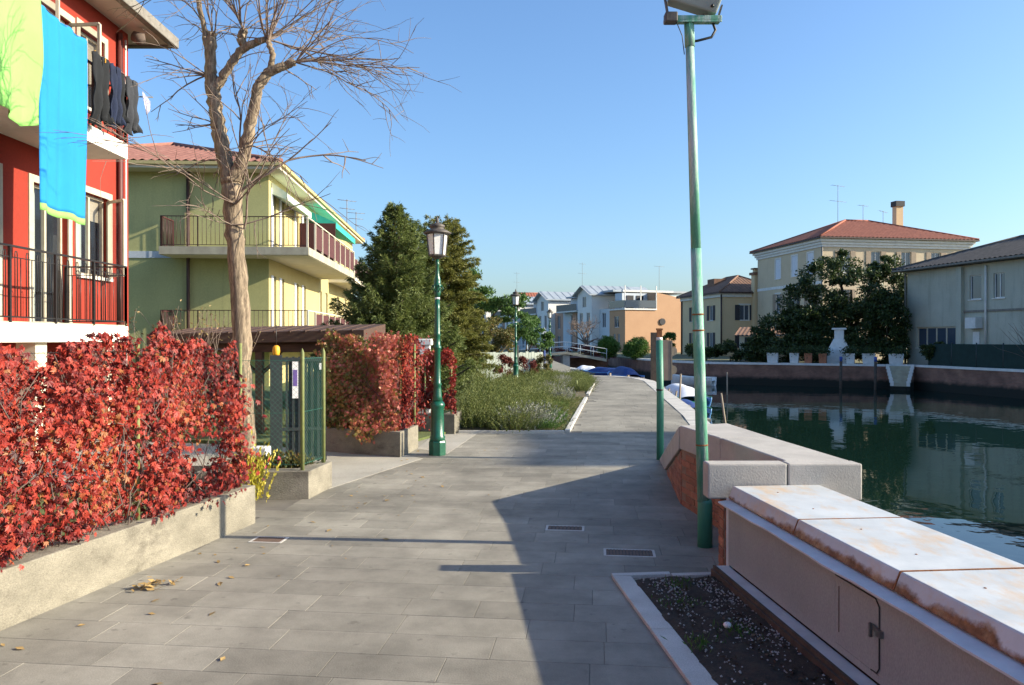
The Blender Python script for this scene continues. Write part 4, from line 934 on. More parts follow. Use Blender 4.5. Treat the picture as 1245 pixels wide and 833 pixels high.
def blob_tree(name, label, X, Y, crowns, m, n, leaf, trunk=(.12, 1.0), clumps=40, seed=1, cat='tree', limbs=True, group=None, z0=0, csize=.30):
    """crowns: ellipsoids (dx, dy, z, rx, ry, rz); leaves gathered in clumps over them"""
    t = thing(name, label, cat, (X, Y, z0), 0, group); r = np.random.default_rng(seed); P = []; Dd = []
    b = MB(); b.tube([(0, 0, -.1), (.03, 0, trunk[1]*.5), (0, .02, trunk[1])], [trunk[0], trunk[0]*.8, trunk[0]*.6], 8)
    if limbs:
        for (dx, dy, z, rx, ry, rz) in crowns: b.tube([(0, .0, trunk[1]*.8), (dx*.5, dy*.5, (trunk[1]+z)*.5), (dx, dy, z)], [trunk[0]*.6, trunk[0]*.45, trunk[0]*.2], 6)
    b.build('trunk', M['trunk'], t)
    vol = np.array([c[3]*c[4]*c[5] for c in crowns])**.67; vol /= vol.sum()
    for c, f in zip(crowns, vol):
        k = max(5, int(clumps*f)); cc = unit(r.normal(size=(k, 3)))*(r.uniform(.35, 1, (k, 1))**.5); sz = r.uniform(.6, 1.3, k)*csize
        nn = int(n*f); ci = r.integers(0, k, nn); off = unit(r.normal(size=(nn, 3)))*(r.uniform(0, 1, (nn, 1))**.45)*sz[ci][:, None]*[1, 1, .75]
        q = (cc[ci]+off)*np.array(c[3:6]) + np.array(c[:3]); P.append(q); Dd.append(off + r.normal(size=(nn, 3))*.35 + [0, 0, .1])
    P = np.concatenate(P); D = np.concatenate(Dd); N = len(P)
    leaf_cloud('crown', P, D, rnd_unit(N), r.uniform(.7, 1.3, N)*leaf, r.uniform(.4, .6, N)*leaf, m, np.clip(r.normal(.45, .22, N), 0, 1), t)
    return t
# left middle distance
blob_tree('pine_tree', 'loose mid green pine rising behind the garden hedge', gx(590, 44), 44, [(-.4, 0, 4.3, 1.5, 1.3, 1.1), (1.0, 0, 3.6, 1.6, 1.2, .9), (2.0, .3, 2.9, 1.2, 1, .6), (-1.3, 0, 3.2, 1, 1, 1.0)], LEAF['pine'], 16000, .16, (.14, 2.6), 60, 5)
blob_tree('garden_shrub', 'rounded shrub with brownish green leaves behind plank fence', gx(597, 32), 32, [(0, 0, 1.5, .9, .8, 1.0), (.6, .1, 1.3, .6, .6, .9), (-.5, 0, 1.2, .6, .6, .9)], LEAF['mixed'], 12000, .09, (.07, .8), 50, 6, 'shrub')
blob_tree('garden_shrub', 'dull autumn shrub growing behind the first creeper hedge', -2.45, 12.9, [(.1, 0, 1.35, .42, .4, .55), (.55, .1, 1.2, .4, .4, .45)], LEAF['mixed'], 6000, .06, (.04, .6), 30, 7, 'shrub')
blob_tree('pine_tree', 'small green pine by the plank fence behind the second lamp', gx(640, 37), 37, [(0, 0, 2.1, .9, .8, .6), (.5, 0, 1.6, .8, .7, .4)], LEAF['pine'], 5000, .12, (.06, 1.2), 30, 8)
for k, (px, Yf, c, nm) in enumerate(((612, 28.6, LEAF['redhedge'], 'dark red'), (662, 31, LEAF['mixed'], 'yellow green'), (640, 29.5, LEAF['redhedge'], 'reddish'))):
    blob_tree('creeper_shrub', '%s shrub climbing on the plank fence' % nm, gx(px, Yf), Yf, [(0, 0, .6, .4, .3, .5)], c, 2500, .07, (.03, .4), 18, 30+k, 'shrub', False)
# twiggy shrub in front of the green house
ts = thing('dry_shrub', 'sparse dry twiggy shrub above the red creeper fence', 'shrub', (-4.2, 10.2, 0)); b = MB(); P = []
for k in range(46):
    p = Vector((random.uniform(-.35, .35), random.uniform(-.2, .2), .6)); d = Vector((random.gauss(0, .45), random.gauss(0, .3), 1)).normalized(); pts = [p]
    for i in range(9):
        d = (d+Vector((random.gauss(0, .14), random.gauss(0, .14), .02))).normalized(); pts.append(pts[-1]+d*.19*random.uniform(.7, 1.05)); 
        if i > 3: P += [tuple(pts[-1])]*random.randint(0, 3)
    b.tube(pts, [.007*(1-i/13) for i in range(len(pts))], 4, cap=False)
b.build('stems', M['twig'], ts); P = np.array(P) + rng.normal(size=(len(P), 3))*.03; N = len(P)
leaf_cloud('leaves', P, rnd_unit(N), rnd_unit(N), .045, .022, LEAF['dry'], rng.uniform(0, 1, N), ts, kind='stuff')

# ================================================================ BUILDING HELPERS
def side(kind, c):
    """point on a facade: a along, d inward, z up (building frame)"""
    return {'S': lambda a, d, z: (a, c+d, z), 'N': lambda a, d, z: (a, c-d, z), 'E': lambda a, d, z: (c-d, a, z), 'W': lambda a, d, z: (c+d, a, z)}[kind]
def pbox(b, P, a0, a1, d0, d1, z0, z1):
    return b.hexa([P(a0,d0,z0), P(a1,d0,z0), P(a1,d1,z0), P(a0,d1,z0), P(a0,d0,z1), P(a1,d0,z1), P(a1,d1,z1), P(a0,d1,z1)])
def facade(b, P, a0, a1, z0, z1, holes=(), dep=.18):
    xs = sorted({a0, a1, *[h[0] for h in holes], *[h[1] for h in holes]}); zs = sorted({z0, z1, *[h[2] for h in holes], *[h[3] for h in holes]})
    for i in range(len(xs)-1):
        for j in range(len(zs)-1):
            xm, zm = (xs[i]+xs[i+1])/2, (zs[j]+zs[j+1])/2
            if any(h[0] < xm < h[1] and h[2] < zm < h[3] for h in holes): continue
            b.add([P(xs[i], 0, zs[j]), P(xs[i+1], 0, zs[j]), P(xs[i+1], 0, zs[j+1]), P(xs[i], 0, zs[j+1])], [(0, 1, 2, 3)])
    for h in holes:
        c = [(h[0], h[2]), (h[1], h[2]), (h[1], h[3]), (h[0], h[3])]
        for k in range(4):
            (u, v), (s, t) = c[k], c[(k+1) % 4]; b.add([P(u, 0, v), P(s, 0, t), P(s, dep, t), P(u, dep, v)], [(0, 1, 2, 3)])
def window(root, P, h, frame='frame_white', shut=None, leaves=2, glassm='glass', sill='stone_white', dep=.12, surround=None, fw=.05, name='window', blind=None, curtain=None, open_shut=True):
    a0, a1, z0, z1 = h; b = MB()
    for q in ((a0+.002, a0+fw, z0+.002, z1-.002), (a1-fw, a1-.002, z0+.002, z1-.002)): pbox(b, P, q[0], q[1], dep-.03, dep+.03, q[2], q[3])
    for q in ((z0+.002, z0+fw), (z1-fw, z1-.002)): pbox(b, P, a0+fw, a1-fw, dep-.03, dep+.03, *q)
    w_ = a1-a0
    for k in range(1, leaves): x = a0+w_*k/leaves; pbox(b, P, x-fw*.55, x+fw*.55, dep-.032, dep+.028, z0+fw, z1-fw)
    o = b.build(name, M[frame], root)
    b = MB(); b.add([P(a0+fw, dep, z0+fw), P(a1-fw, dep, z0+fw), P(a1-fw, dep, z1-fw), P(a0+fw, dep, z1-fw)], [(0, 1, 2, 3)]); b.build('pane', M[glassm], o)
    if blind: b = MB(); pbox(b, P, a0+.01, a1-.01, dep+.05, dep+.07, z1-(z1-z0)*blind, z1-.01); b.build('blind', M['blind'], o)
    if curtain:
        b = MB(); b.grid(lambda u, v: P(a0+.03+(a1-a0-.06)*curtain*u, dep+.12+.03*math.sin(u*30), z0+(z1-z0)*v), 30, 1); b.build('curtain', M['curtain'], o)
    if glassm == 'glass_clear':
        b = MB(); b.add([P(a0-.3, dep+.7, z0-.3), P(a1+.3, dep+.7, z0-.3), P(a1+.3, dep+.7, z1+.3), P(a0-.3, dep+.7, z1+.3)], [(0, 1, 2, 3)]); b.build('dark_room_sheet', M['gate'], o)  # backing sheet painted near-black to give the darkness of an unlit room
    if sill: b = MB(); pbox(b, P, a0-.07, a1+.07, -.07, dep-.031, z0-.06, z0-.002); b.build('sill', M[sill], o)
    if surround:
        b = MB()
        for q in ((a0-.12, a0-.002, z0, z1+.12), (a1+.002, a1+.12, z0, z1+.12)): pbox(b, P, q[0], q[1], -.025, .004, q[2], q[3])
        pbox(b, P, a0-.002, a1+.002, -.025, .004, z1+.002, z1+.12); b.build('surround', M[surround], o)
    if shut:
        for s in (0, 1):
            b = MB(); sw = w_*.5
            if open_shut: x0 = a0-sw-.02 if s == 0 else a1+.02; pbox(b, P, x0, x0+sw, -.05, -.01, z0, z1)
            else: x0 = a0+.01 if s == 0 else a0+w_/2+.005; pbox(b, P, x0, x0+sw-.015, .01, .05, z0+.01, z1-.01)
            b.build('shutter', M[shut], o)
    return o
def roof_tiles(b, p00, p10, p11, p01, pitch, amp, nv=6):
    """roof slope with rounded tile ridges: eave p00-p10, ridge p01-p11"""
    p00, p10, p11, p01 = map(Vector, (p00, p10, p11, p01)); n = (p10-p00).cross(p01-p00).normalized()
    if n.z < 0: n = -n
    ev = p10-p00; L = ev.length; k = max(2, int(L/pitch))*4
    ua = max(0, min(1, (p01-p00).dot(ev)/L**2)); ub = max(ua, min(1, (p11-p00).dot(ev)/L**2))
    def f(u, v):
        e = p00.lerp(p10, u)
        if u < ua: t = p00.lerp(p01, u/ua)
        elif u > ub: t = p10.lerp(p11, (1-u)/max(1e-6, 1-ub))
        else: t = p01.lerp(p11, (u-ua)/max(1e-6, ub-ua))
        return tuple(e.lerp(t, v) + n*amp*(.5+.5*math.cos(u*k/4*2*math.pi)) + n*.012*((v*nv*3) % 1))
    b.grid(f, k, nv)
def hip_roof(root, x0, x1, y0, y1, z, h, m, pitch=.28, amp=.05, ridge_axis='x', hipf=1.0, soffit='soffit', fascia=None, ft=.12):
    cx, cy = (x0+x1)/2, (y0+y1)/2; hw = min(x1-x0, y1-y0)/2*hipf
    if ridge_axis == 'x': a, c = (x0+hw, cy, z+h), (x1-hw, cy, z+h)
    else: a, c = (cx, y0+hw, z+h), (cx, y1-hw, z+h)
    E = [(x0, y0, z), (x1, y0, z), (x1, y1, z), (x0, y1, z)]; b = MB()
    if ridge_axis == 'x':
        for q in ((E[0], E[1], c, a), (E[2], E[3], a, c), (E[1], E[2], c, c), (E[3], E[0], a, a)): roof_tiles(b, *q, pitch, amp)
    else:
        for q in ((E[1], E[2], c, a), (E[3], E[0], a, c), (E[0], E[1], a, a), (E[2], E[3], c, c)): roof_tiles(b, *q, pitch, amp)
    o = b.build('roof', M[m], root)
    b = MB(); rr = .09
    for p, q in ((a, c), (E[0], a), (E[3], a if ridge_axis == 'x' else c), (E[1], c if ridge_axis == 'x' else a), (E[2], c)):
        if (Vector(p)-Vector(q)).length > .2: b.tube([Vector(p)+Vector((0, 0, .05)), Vector(q)+Vector((0, 0, .05))], rr, 6)
    b.build('ridge_tiles', M[m], o)
    part('eave_board', M[soffit], root, (x0+.05, x1-.05, y0+.05, y1-.05, z-ft, z-.012))
    b = MB()
    for p, q in ((E[0], E[1]), (E[1], E[2]), (E[2], E[3]), (E[3], E[0])):
        b.bar(Vector(p)-Vector((0, 0, .06)), Vector(q)-Vector((0, 0, .06)), .10, .11)
    b.build('gutter', M[fascia or 'gutter'], root); return o
def railing(root, pts, z0, z1, step, m, hoop=False, rt=.02, bt=.007, low=.06):
    """hand rail, bottom rail, posts and balusters along a polyline (building frame)"""
    for (p, q) in zip(pts[:-1], pts[1:]):
        p = Vector((*p, 0)); q = Vector((*q, 0)); d = q-p; L = d.length; d /= L
        o = MB().bar(p+Vector((0, 0, z1)), q+Vector((0, 0, z1)), .05, .025).build('hand_rail', m, root)
        b = MB(); b.bar(p+Vector((0, 0, z0+low)), q+Vector((0, 0, z0+low)), .02, .02); 
        if hoop: b.bar(p+Vector((0, 0, z1-.15)), q+Vector((0, 0, z1-.15)), .012, .012)
        b.build('bottom_rail', m, root)
        k = max(1, int(L/1.05))
        for i in range(k+1): 
            c = p+d*(L*i/k); MB().bar(c+Vector((0, 0, z0-.22 if hoop else z0)), c+Vector((0, 0, z1-.012)), .035, .035).build('railing_post', m, root)
        k = int(L/step)
        for i in range(k):
            c = p+d*(step*(i+.5)); b = MB()
            if hoop:
                e = c+d*(step*.42); zt = z1-.10
                if i % 2 == 0: b.tube([c+Vector((0, 0, z0+low)), c+Vector((0, 0, zt)), c.lerp(e, .2)+Vector((0, 0, zt+.035)), c.lerp(e, .8)+Vector((0, 0, zt+.035)), e+Vector((0, 0, zt)), e+Vector((0, 0, z0+low))], bt, 5)
                else: b.tube([c+Vector((0, 0, z0+low)), c+Vector((0, 0, z1-.15))], bt, 5)
            else: b.tube([c+Vector((0, 0, z0+low)), c+Vector((0, 0, z1-.01))], bt, 4)
            b.build('baluster', m, root)
def antenna(root, x, y, z, h, arms=((.9, .5), (.7, .35)), rz=0, m='gutter'):
    b = MB(); b.tube([(x, y, z-.4), (x, y, z+h)], .02, 5); c, s = math.cos(rz), math.sin(rz)
    for f, L in arms:
        zz = z+h*f; b.tube([(x-L*c, y-L*s, zz), (x+L*c, y+L*s, zz)], .013, 4)
        for k in range(5):
            t = -L+2*L*k/4; b.tube([(x+t*c-.12*s, y+t*s+.12*c, zz), (x+t*c+.12*s, y+t*s-.12*c, zz)], .008, 3)
    b.build('antenna', M[m], root)

# ================================================================ RED HOUSE (left edge)
rh = thing('red_house', 'red stucco apartment house with white balconies and black railings', 'house', (-7.85, 16.0, 0))
# building frame: corner nearest the path/back at origin; x<0 inside, y<0 towards the camera
P = side('E', 0)
lo = [(-1.85, -.80, 2.85, 4.38), (-3.2, -2.2, 1.92, 4.25), (-5.2, -4.1, 1.92, 4.25), (-8.5, -7.3, 1.92, 4.25)]
up = [(-1.80, -.95, 5.95, 7.35), (-3.0, -2.1, 5.12, 7.30), (-4.6, -3.5, 5.12, 7.30), (-8.5, -7.3, 5.12, 7.3)]
b = MB(); facade(b, P, -18, 0, -.05, 7.95, lo+up); facade(b, side('N', 0), -9, 0, -.05, 7.95); facade(b, side('S', -18), -9, 0, -.05, 7.95); facade(b, side('W', -9), -18, 0, -.05, 7.95)
b.build('wall', M['red_wall'], rh)
window(rh, P, lo[0], 'frame_beige', None, 2, 'glass_clear', 'white_slab', blind=.30, curtain=.45, surround='frame_beige')
window(rh, P, lo[1], 'frame_beige', None, 2, 'glass_clear', None, curtain=.4, surround='frame_beige')
window(rh, P, lo[2], 'frame_beige', None, 2, 'glass_clear', None, curtain=.6, surround='frame_beige')
window(rh, P, lo[3], 'frame_beige', None, 2, 'glass_clear', None, curtain=.6, surround='frame_beige')
window(rh, P, up[0], 'frame_beige', None, 2, 'glass_clear', 'white_slab', blind=.6, surround='frame_beige')
window(rh, P, up[1], 'frame_beige', None, 2, 'glass_clear', None, blind=.75, surround='frame_beige')
window(rh, P, up[2], 'frame_beige', None, 2, 'glass_clear', None, blind=.35, surround='frame_beige')
window(rh, P, up[3], 'frame_beige', None, 2, 'glass_clear', None, blind=.35, surround='frame_beige')
def casement(y, z0, z1, wd, ang):                      # an open casement leaf standing out from the wall
    b = MB(); c, s = math.cos(ang), math.sin(ang); Q = lambda t, z: (s*wd*t, y+c*wd*t, z)
    for p, q in (((0, z0), (0, z1)), ((1, z0), (1, z1)), ((0, z0), (1, z0)), ((0, z1), (1, z1))): b.bar(Q(*p), Q(*q), .05, .05, up=(s, c, 0) if p[0] == q[0] else (0, 0, 1))
    o = b.build('open_casement', M['frame_beige'], rh); MB().add([Q(0, z0), Q(1, z0), Q(1, z1), Q(0, z1)], [(0, 1, 2, 3)]).build('pane', M['glass_clear'], o)
casement(-.80, 2.9, 4.33, .5, R(120)); casement(-2.1, 5.2, 7.25, .55, R(95)); casement(-3.5, 5.2, 7.25, .55, R(80))
# balconies
for z, yb, dpt in ((1.90, -2.25, 1.1), (5.10, -2.25, 1.1)):
    part('balcony_slab', M['white_slab'], rh, (0.002, dpt, -14, yb, z-.27, z), bevel=.01)
    part('balcony_floor', M['slab_grey'], rh, (.02, dpt-.03, -14+.03, yb-.03, z+.001, z+.02))
railing(rh, [(1.07, -13.9), (1.07, -2.28), (.02, -2.28)], 1.92, 2.94, .125, M['black_metal'], True)
railing(rh, [(1.07, -13.9), (1.07, -2.28), (.02, -2.28)], 5.12, 6.12, .125, M['black_metal'], False)
for y in (-2.6, -4.6, -6.6, -8.6, -10.6): part('pillar', M['cream'], rh, (.7, .98, y-.14, y+.14, -.05, 1.628))
MB().tube([(.06, -.45, -.05), (.06, -.45, 7.75)], .05, 10).build('drain_pipe', M['pvc'], rh)
MB().tube([(.06, -.22, .0), (.06, -.22, 7.7)], .018, 8).build('cable_pipe', M['stone_white'], rh)
part('roof_slab', M['soffit'], rh, (-9.6, .60, -18.6, .55, 7.90, 8.0)); 
b = MB(); b.box(.601, .75, -18.75, .70, 7.86, 8.08); b.box(-9.75, .60, .551, .70, 7.86, 8.08); b.build('gutter', M['gutter'], rh, bevel=.02)
hip_roof_ = roof_tiles
b = MB(); roof_tiles(b, (.7, -18.7, 8.06), (.7, .65, 8.06), (-4.5, -5, 9.5), (-4.5, -14, 9.5), .25, .04); roof_tiles(b, (.7, .65, 8.06), (-9.7, .65, 8.06), (-4.5, -5, 9.5), (-4.5, -5, 9.5), .25, .04); b.build('roof', M['tile_red'], rh)
MB().tube([(.3, -.4, 7.72), (.45, -.38, 7.66), (.5, -.38, 7.60)], [.10, .13, .05], 8).build('nest', M['twig_dark'], rh)

# laundry hung out along the upper balcony
XL = -6.62
def cloth(name, fn, m, label, cat, nu=40, nv=50, group=None):
    return MB().grid(fn, nu, nv).build(name, M[m], None, label=label, cat=cat, group=group, solid=.004)
cloth('blue_sheet', lambda u, v: (XL+.03*math.sin(u*9+v*1.2)*(.3+v)+.02*math.sin(u*23), 10.92+1.30*u+.015*math.sin(v*5), 6.36-2.78*v-.05*u+.012*math.sin(u*14)), 'cloth_blue', 'long bright blue sheet hanging from the upper balcony', 'sheet')
cloth('sheet_border', lambda u, v: (XL+.03*math.sin(u*9+1.2)*1.3+.02*math.sin(u*23), 10.92+1.30*u+.015*math.sin(5), 3.58-.05*u+.012*math.sin(u*14)-.10*v), 'cloth_lime', 'lime green border strip along the foot of the blue sheet', 'sheet border', 30, 2)
def lime(u, v):
    y = 8.2 + 2.68*u; zb = 4.45 + .55*(1-u)**1.5 + .25*max(0, u-.82)/.18*.9; 
    return (XL+.05+.14*math.sin(u*3.1)*v+.07*math.sin(u*19+v*3-1.5*(1-u)*v)*(.15+v*.85)+.025*math.sin(u*47+v*9)*v+.03*math.sin(u*9-v*5), y-.06*v*math.sin(u*3), 6.45 - (6.45-zb)*v)
cloth('lime_sheet', lime, 'cloth_lime', 'lime green sheet billowing over the upper balcony rail', 'sheet', 60, 50)
def trousers(x, y, w_, L, z, m, label, name='trousers', cat='trousers'):
    b = MB()
    def leg(s):
        def f(u, v):
            gap = .012*v*(1 if s > 0 else -1); c = y + (w_/2 if s > 0 else 0)
            return (x+(.045*math.sin(u*8+v*5+s)+.02*math.sin(v*17+u*4))*(.3+v)+.02*v, c+gap*.4+(w_/2-.012*v)*u*(1+.04*math.sin(v*6+s)) - (.015*v if s < 0 else -.01*v), z - L*v*(1 if s < 0 else .90)+.03*math.sin(u*3.1)*(1-v)+.02*math.sin(u*9)*v)
        return f
    b.grid(leg(-1), 10, 16); b.grid(leg(1), 10, 16)
    o = b.build(name, M[m], None, label=label, cat=cat, solid=.02)
    return o
trousers(XL, 12.35, .50, 1.15, 6.22, 'cloth_dark', 'black trousers hanging next to the blue sheet')
trousers(XL+.02, 12.85, .34, 1.05, 6.2, 'cloth_denim', 'dark navy jeans hanging beside the black trousers')
trousers(XL-.03, 13.05, .36, .9, 6.18, 'cloth_dark', 'short black leggings at the corner of the upper balcony')
trousers(XL, 13.42, .40, .98, 6.18, 'cloth_grey', 'charcoal grey trousers hanging on the line past the balcony end')
cloth('bikini', lambda u, v: (XL, 14.02+.30*u, 6.12-.10*u-(.42*(1-abs(u-.5)*1.3))*v*(.6+.4*u)), 'cloth_print', 'small patterned top at the end of the clothes line', 'clothing', 8, 8)
b = MB(); b.tube([(XL, 8.0, 6.47), (XL, 10.9, 6.40), (XL, 12.3, 6.26), (XL, 13.4, 6.2), (XL, 14.4, 6.13)], .004, 5); b.tube([(-6.78, 13.6, 5.9), (XL, 14.42, 6.13)], .012, 6); b.build('clothes_line', M['gutter'], None, label='clothes line stretched outside the upper balcony railing', cat='clothes line')
PEG = MB().box(-.006, .006, -.008, .008, -.05, .02).mesh('clothes_peg', M['yellow'])
for y in (12.40, 12.72, 12.9, 13.15, 13.46, 13.78):
    o = put('clothes_peg', PEG, None, label='yellow peg on the clothes line', cat='peg', group='clothes pegs'); o.location = (XL+.012, y, 6.235-(y-12.3)*.05)

# ================================================================ GREEN HOUSE
gh = thing('green_house', 'green and yellow apartment house with wraparound balconies and tiled roof', 'house', (-8.4, 27.0, 0), R(3.2))
Pf = side('S', 0); Pe = side('E', 0)
EW = [(.55, 1.05), (1.75, 2.25), (4.2, 4.75), (5.6, 6.15), (9.2, 9.8), (10.7, 11.3), (14, 14.7), (16.5, 17.2)]
he = [(a, c, 4.80, 6.95) for a, c in EW] + [(a, c, 1.70, 3.9) for a, c in EW]
b = MB(); facade(b, Pf, -9.8, 0, -.05, 7.5); facade(b, side('W', -9.8), 0, 19.5, -.05, 7.5); facade(b, side('N', 19.5), -9.8, 0, -.05, 7.5); b.build('wall', M['green_wall'], gh)
b = MB(); facade(b, Pe, .0, 19.5, -.05, 7.5, he); b.build('side_wall', M['pale_yellow'], gh, label='pale yellow side wall')
for h in he: window(gh, Pe, h, 'frame_white', None, 2, 'glass', None, fw=.04)
for h in he[:4]+he[8:12]: b = MB(); pbox(b, Pe, h[0]-.30, h[0]-.02, -.04, -.005, h[2], h[3]); b.build('shutter', M['shutter_white'], gh)
part('string_band', M['far_grey'], gh, (-9.8, -3.3, -.03, -.002, 4.45, 4.68))
for z in (4.72, 1.62):
    far = 9.4
    b = MB(); b.box(-3.25, 1.6, -1.2, -.003, z-.26, z); b.box(.003, 1.6, -.003, far, z-.26, z); b.build('balcony_slab', M['slab_grey'], gh)
    b = MB(); b.box(-3.22, 1.57, -1.17, -.01, z-.275, z-.261); b.box(.01, 1.57, -.01, far-.03, z-.275, z-.261); b.build('slab_underside', M['slab_pale'], gh)
    railing(gh, [(-3.2, -.05), (-3.2, -1.15), (1.55, -1.15)], z, z+1.0, .14, M['brown_metal'], False, bt=.008)
    b = MB().bar((1.55, -1.15, z+1.0), (1.55, far-.05, z+1.0), .05, .035).build('hand_rail', M['slab_pale'], gh)
    k = 8
    for i in range(k+1):
        y = -1.15 + (far+1.1)*i/k; part('screen_post', M['slab_pale'], gh, (1.52, 1.58, y-.03, y+.03, z-.1, z+1.0))
        if i < k and (i > 0): part('screen_panel', M['brown_screen'], gh, (1.535, 1.555, y+.05, y+(far+1.1)/k-.05, z+.12, z+.93))
    railing(gh, [(-3.19, -1.10), (-3.19, -.1)], z, z+.98, .10, M['brown_screen'], False)
    b = MB(); b.box(.003, 1.3, 11.5, 19, z-.26, z); b.build('balcony_slab', M['slab_pale'], gh)
    for i in range(8): y = 11.6+7.3*i/7; part('screen_post', M['slab_pale'], gh, (1.22, 1.28, y-.03, y+.03, z, z+1.0))
    part('screen_panel', M['brown_screen'], gh, (1.235, 1.265, 11.65, 18.85, z+.1, z+.93))
part('divider', M['brown_screen'], gh, (.003, 1.45, 4.9, 4.95, 4.73, 6.4)) 
for x in (-2.7,): MB().tube([(x, -.08, -.05), (x, -.08, 7.4)], .06, 8).build('drain_pipe', M['pipe_brown'], gh)
hip_roof(gh, -10.5, .60, -.75, 20.2, 7.62, 1.85, 'tile_red', .28, .06, 'y', 1.0, 'slab_pale', 'pale_yellow', .22)
b = MB(); b.hexa([(.02, .3, 6.75), (.55, .3, 6.55), (.55, 4.6, 6.55), (.02, 4.6, 6.75), (.02, .3, 7.15), (.55, .3, 6.78), (.55, 4.6, 6.78), (.02, 4.6, 7.15)]); b.build('awning', M['awning_pale'], gh)
b = MB(); b.hexa([(.02, 6.0, 6.75), (1.3, 6.0, 6.35), (1.3, 11.6, 6.35), (.02, 11.6, 6.75), (.02, 6.0, 7.15), (1.3, 6.0, 6.6), (1.3, 11.6, 6.6), (.02, 11.6, 7.15)]); b.build('awning', M['awning_green'], gh)
antenna(gh, .6, 13.5, 7.7, 1.2, ((.95, .5), (.6, .4)), .6); antenna(gh, .5, 17.5, 7.6, 1.3, ((.95, .5), (.7, .4)), .4)

# timber canopy in the garden, behind the hedge
cn = thing('timber_canopy', 'dark timber canopy roof on braced posts behind the creeper hedge', 'canopy', (-3.6, 14.0, 0), R(-3))
b = MB(); b.hexa([(-2.6, -.8, 1.58), (1.15, -.8, 1.65), (1.15, .9, 1.78), (-2.6, .9, 1.71), (-2.6, -.8, 1.76), (1.15, -.8, 1.83), (1.15, .9, 1.96), (-2.6, .9, 1.89)]); cr = b.build('roof', M['wood'], cn)
for i in range(14):
    x = -2.5+i*.265; MB().tube([(x, -.84, 1.75+.019*(x+2.6)), (x, .9, 1.88+.019*(x+2.6))], .022, 6).build('roof_batten', M['wood'], cr)
part('beam', M['wood'], cn, (-2.5, .85, -.55, -.43, 1.45, 1.58)); part('beam', M['wood'], cn, (-2.5, .85, .5, .62, 1.55, 1.66))
for x, y in ((-2.3, -.49), (-.75, -.49), (.6, -.49), (-2.3, .56), (.6, .56)):
    part('post', M['wood'], cn, (x-.06, x+.06, y-.06, y+.06, 0, 1.48))
    if y < 0:
        for s in (-1, 1): MB().tube([(x, y, 1.05), (x+.2*s, y, 1.22), (x+.38*s, y, 1.47)], .035, 6).build('brace', M['wood'], cn)
gp = thing('gate_pillar', 'square white gate pillar with stepped cap behind the hedge', 'pillar', (-1.63, 14.6, 0))
part('shaft', M['white_paint'], gp, (-.10, .10, -.10, .10, -.05, 1.56), bevel=.01); part('cap', M['white_paint'], gp, (-.14, .14, -.14, .14, 1.56, 1.68), bevel=.015)

# plank fence
pf = thing('plank_fence', 'weathered grey green plank fence behind the rosemary bed', 'fence')
A = Vector((-1.55, 29.5, 0)); B = Vector((1.25, 31.5, 0)); d = (B-A).normalized(); nn = Vector((-d.y, d.x, 0))
k = 24; L = (B-A).length
for i in range(k):
    p = A+d*(L*i/k); q = A+d*(L*(i+1)/k-.012); h = 1.15+random.uniform(-.03, .03); n = nn*.025
    MB().hexa([(v.x, v.y, .02) for v in (p, q, q+n, p+n)]+[(v.x, v.y, h) for v in (p, q, q+n, p+n)]).build('plank', M['plank'], pf)
for z in (.35, .9): MB().bar(A+nn*.05+Vector((0, 0, z)), B+nn*.05+Vector((0, 0, z)), .04, .08).build('rail', M['grey_wood'], pf)
for f in (0, .33, .66, 1): p = A.lerp(B, f)+nn*.08; part('post', M['grey_wood'], pf, (p.x-.05, p.x+.05, p.y-.05, p.y+.05, 0, 1.1))
part('fence_post', M['grey_wood'], None, (gx(629.5, 27.9)-.035, gx(629.5, 27.9)+.035, 27.95, 28.02, 0, 1.45), label='thin dark timber post right behind the second street lamp', cat='post')
# blue post with a white arrow board
ap = thing('arrow_post', 'slim blue post with small white arrow board', 'sign', (gx(662, 41), 41, 0))
MB().tube([(0, 0, -.05), (0, 0, 1.9)], .045, 10).build('shaft', M['bluepaint'], ap)
b = MB(); b.add([(-.16, -.05, 1.95), (.16, -.05, 1.95), (0, -.05, 2.32), (-.16, -.03, 1.95), (.16, -.03, 1.95), (0, -.03, 2.32)], [(0, 1, 2), (5, 4, 3), (0, 3, 4, 1), (1, 4, 5, 2), (2, 5, 3, 0)]); b.box(-.05, .05, -.05, -.03, 1.6, 1.95); b.build('arrow', M['white_paint'], ap)
wp = [(gx(763, 34.4), 34.4), (gx(781, 33.6), 33.6), (gx(741, 35.4), 35.4)]
for x, y in wp:
    MB().tube([(x, y, -2.2), (x+.02, y, .08+random.uniform(-.05, .1))], [.07, .06], 8).build('mooring_pile', M['grey_wood'], None, label='short weathered timber pile at the end of the path', cat='post', group='piles at the path end')
MB().tube([(gx(701, 25), 25, -.05), (gx(701, 25), 25, .35)], .035, 8).build('marker_post', M['post_olive'], None, label='short yellowish wooden marker beside the bed kerb', cat='post')

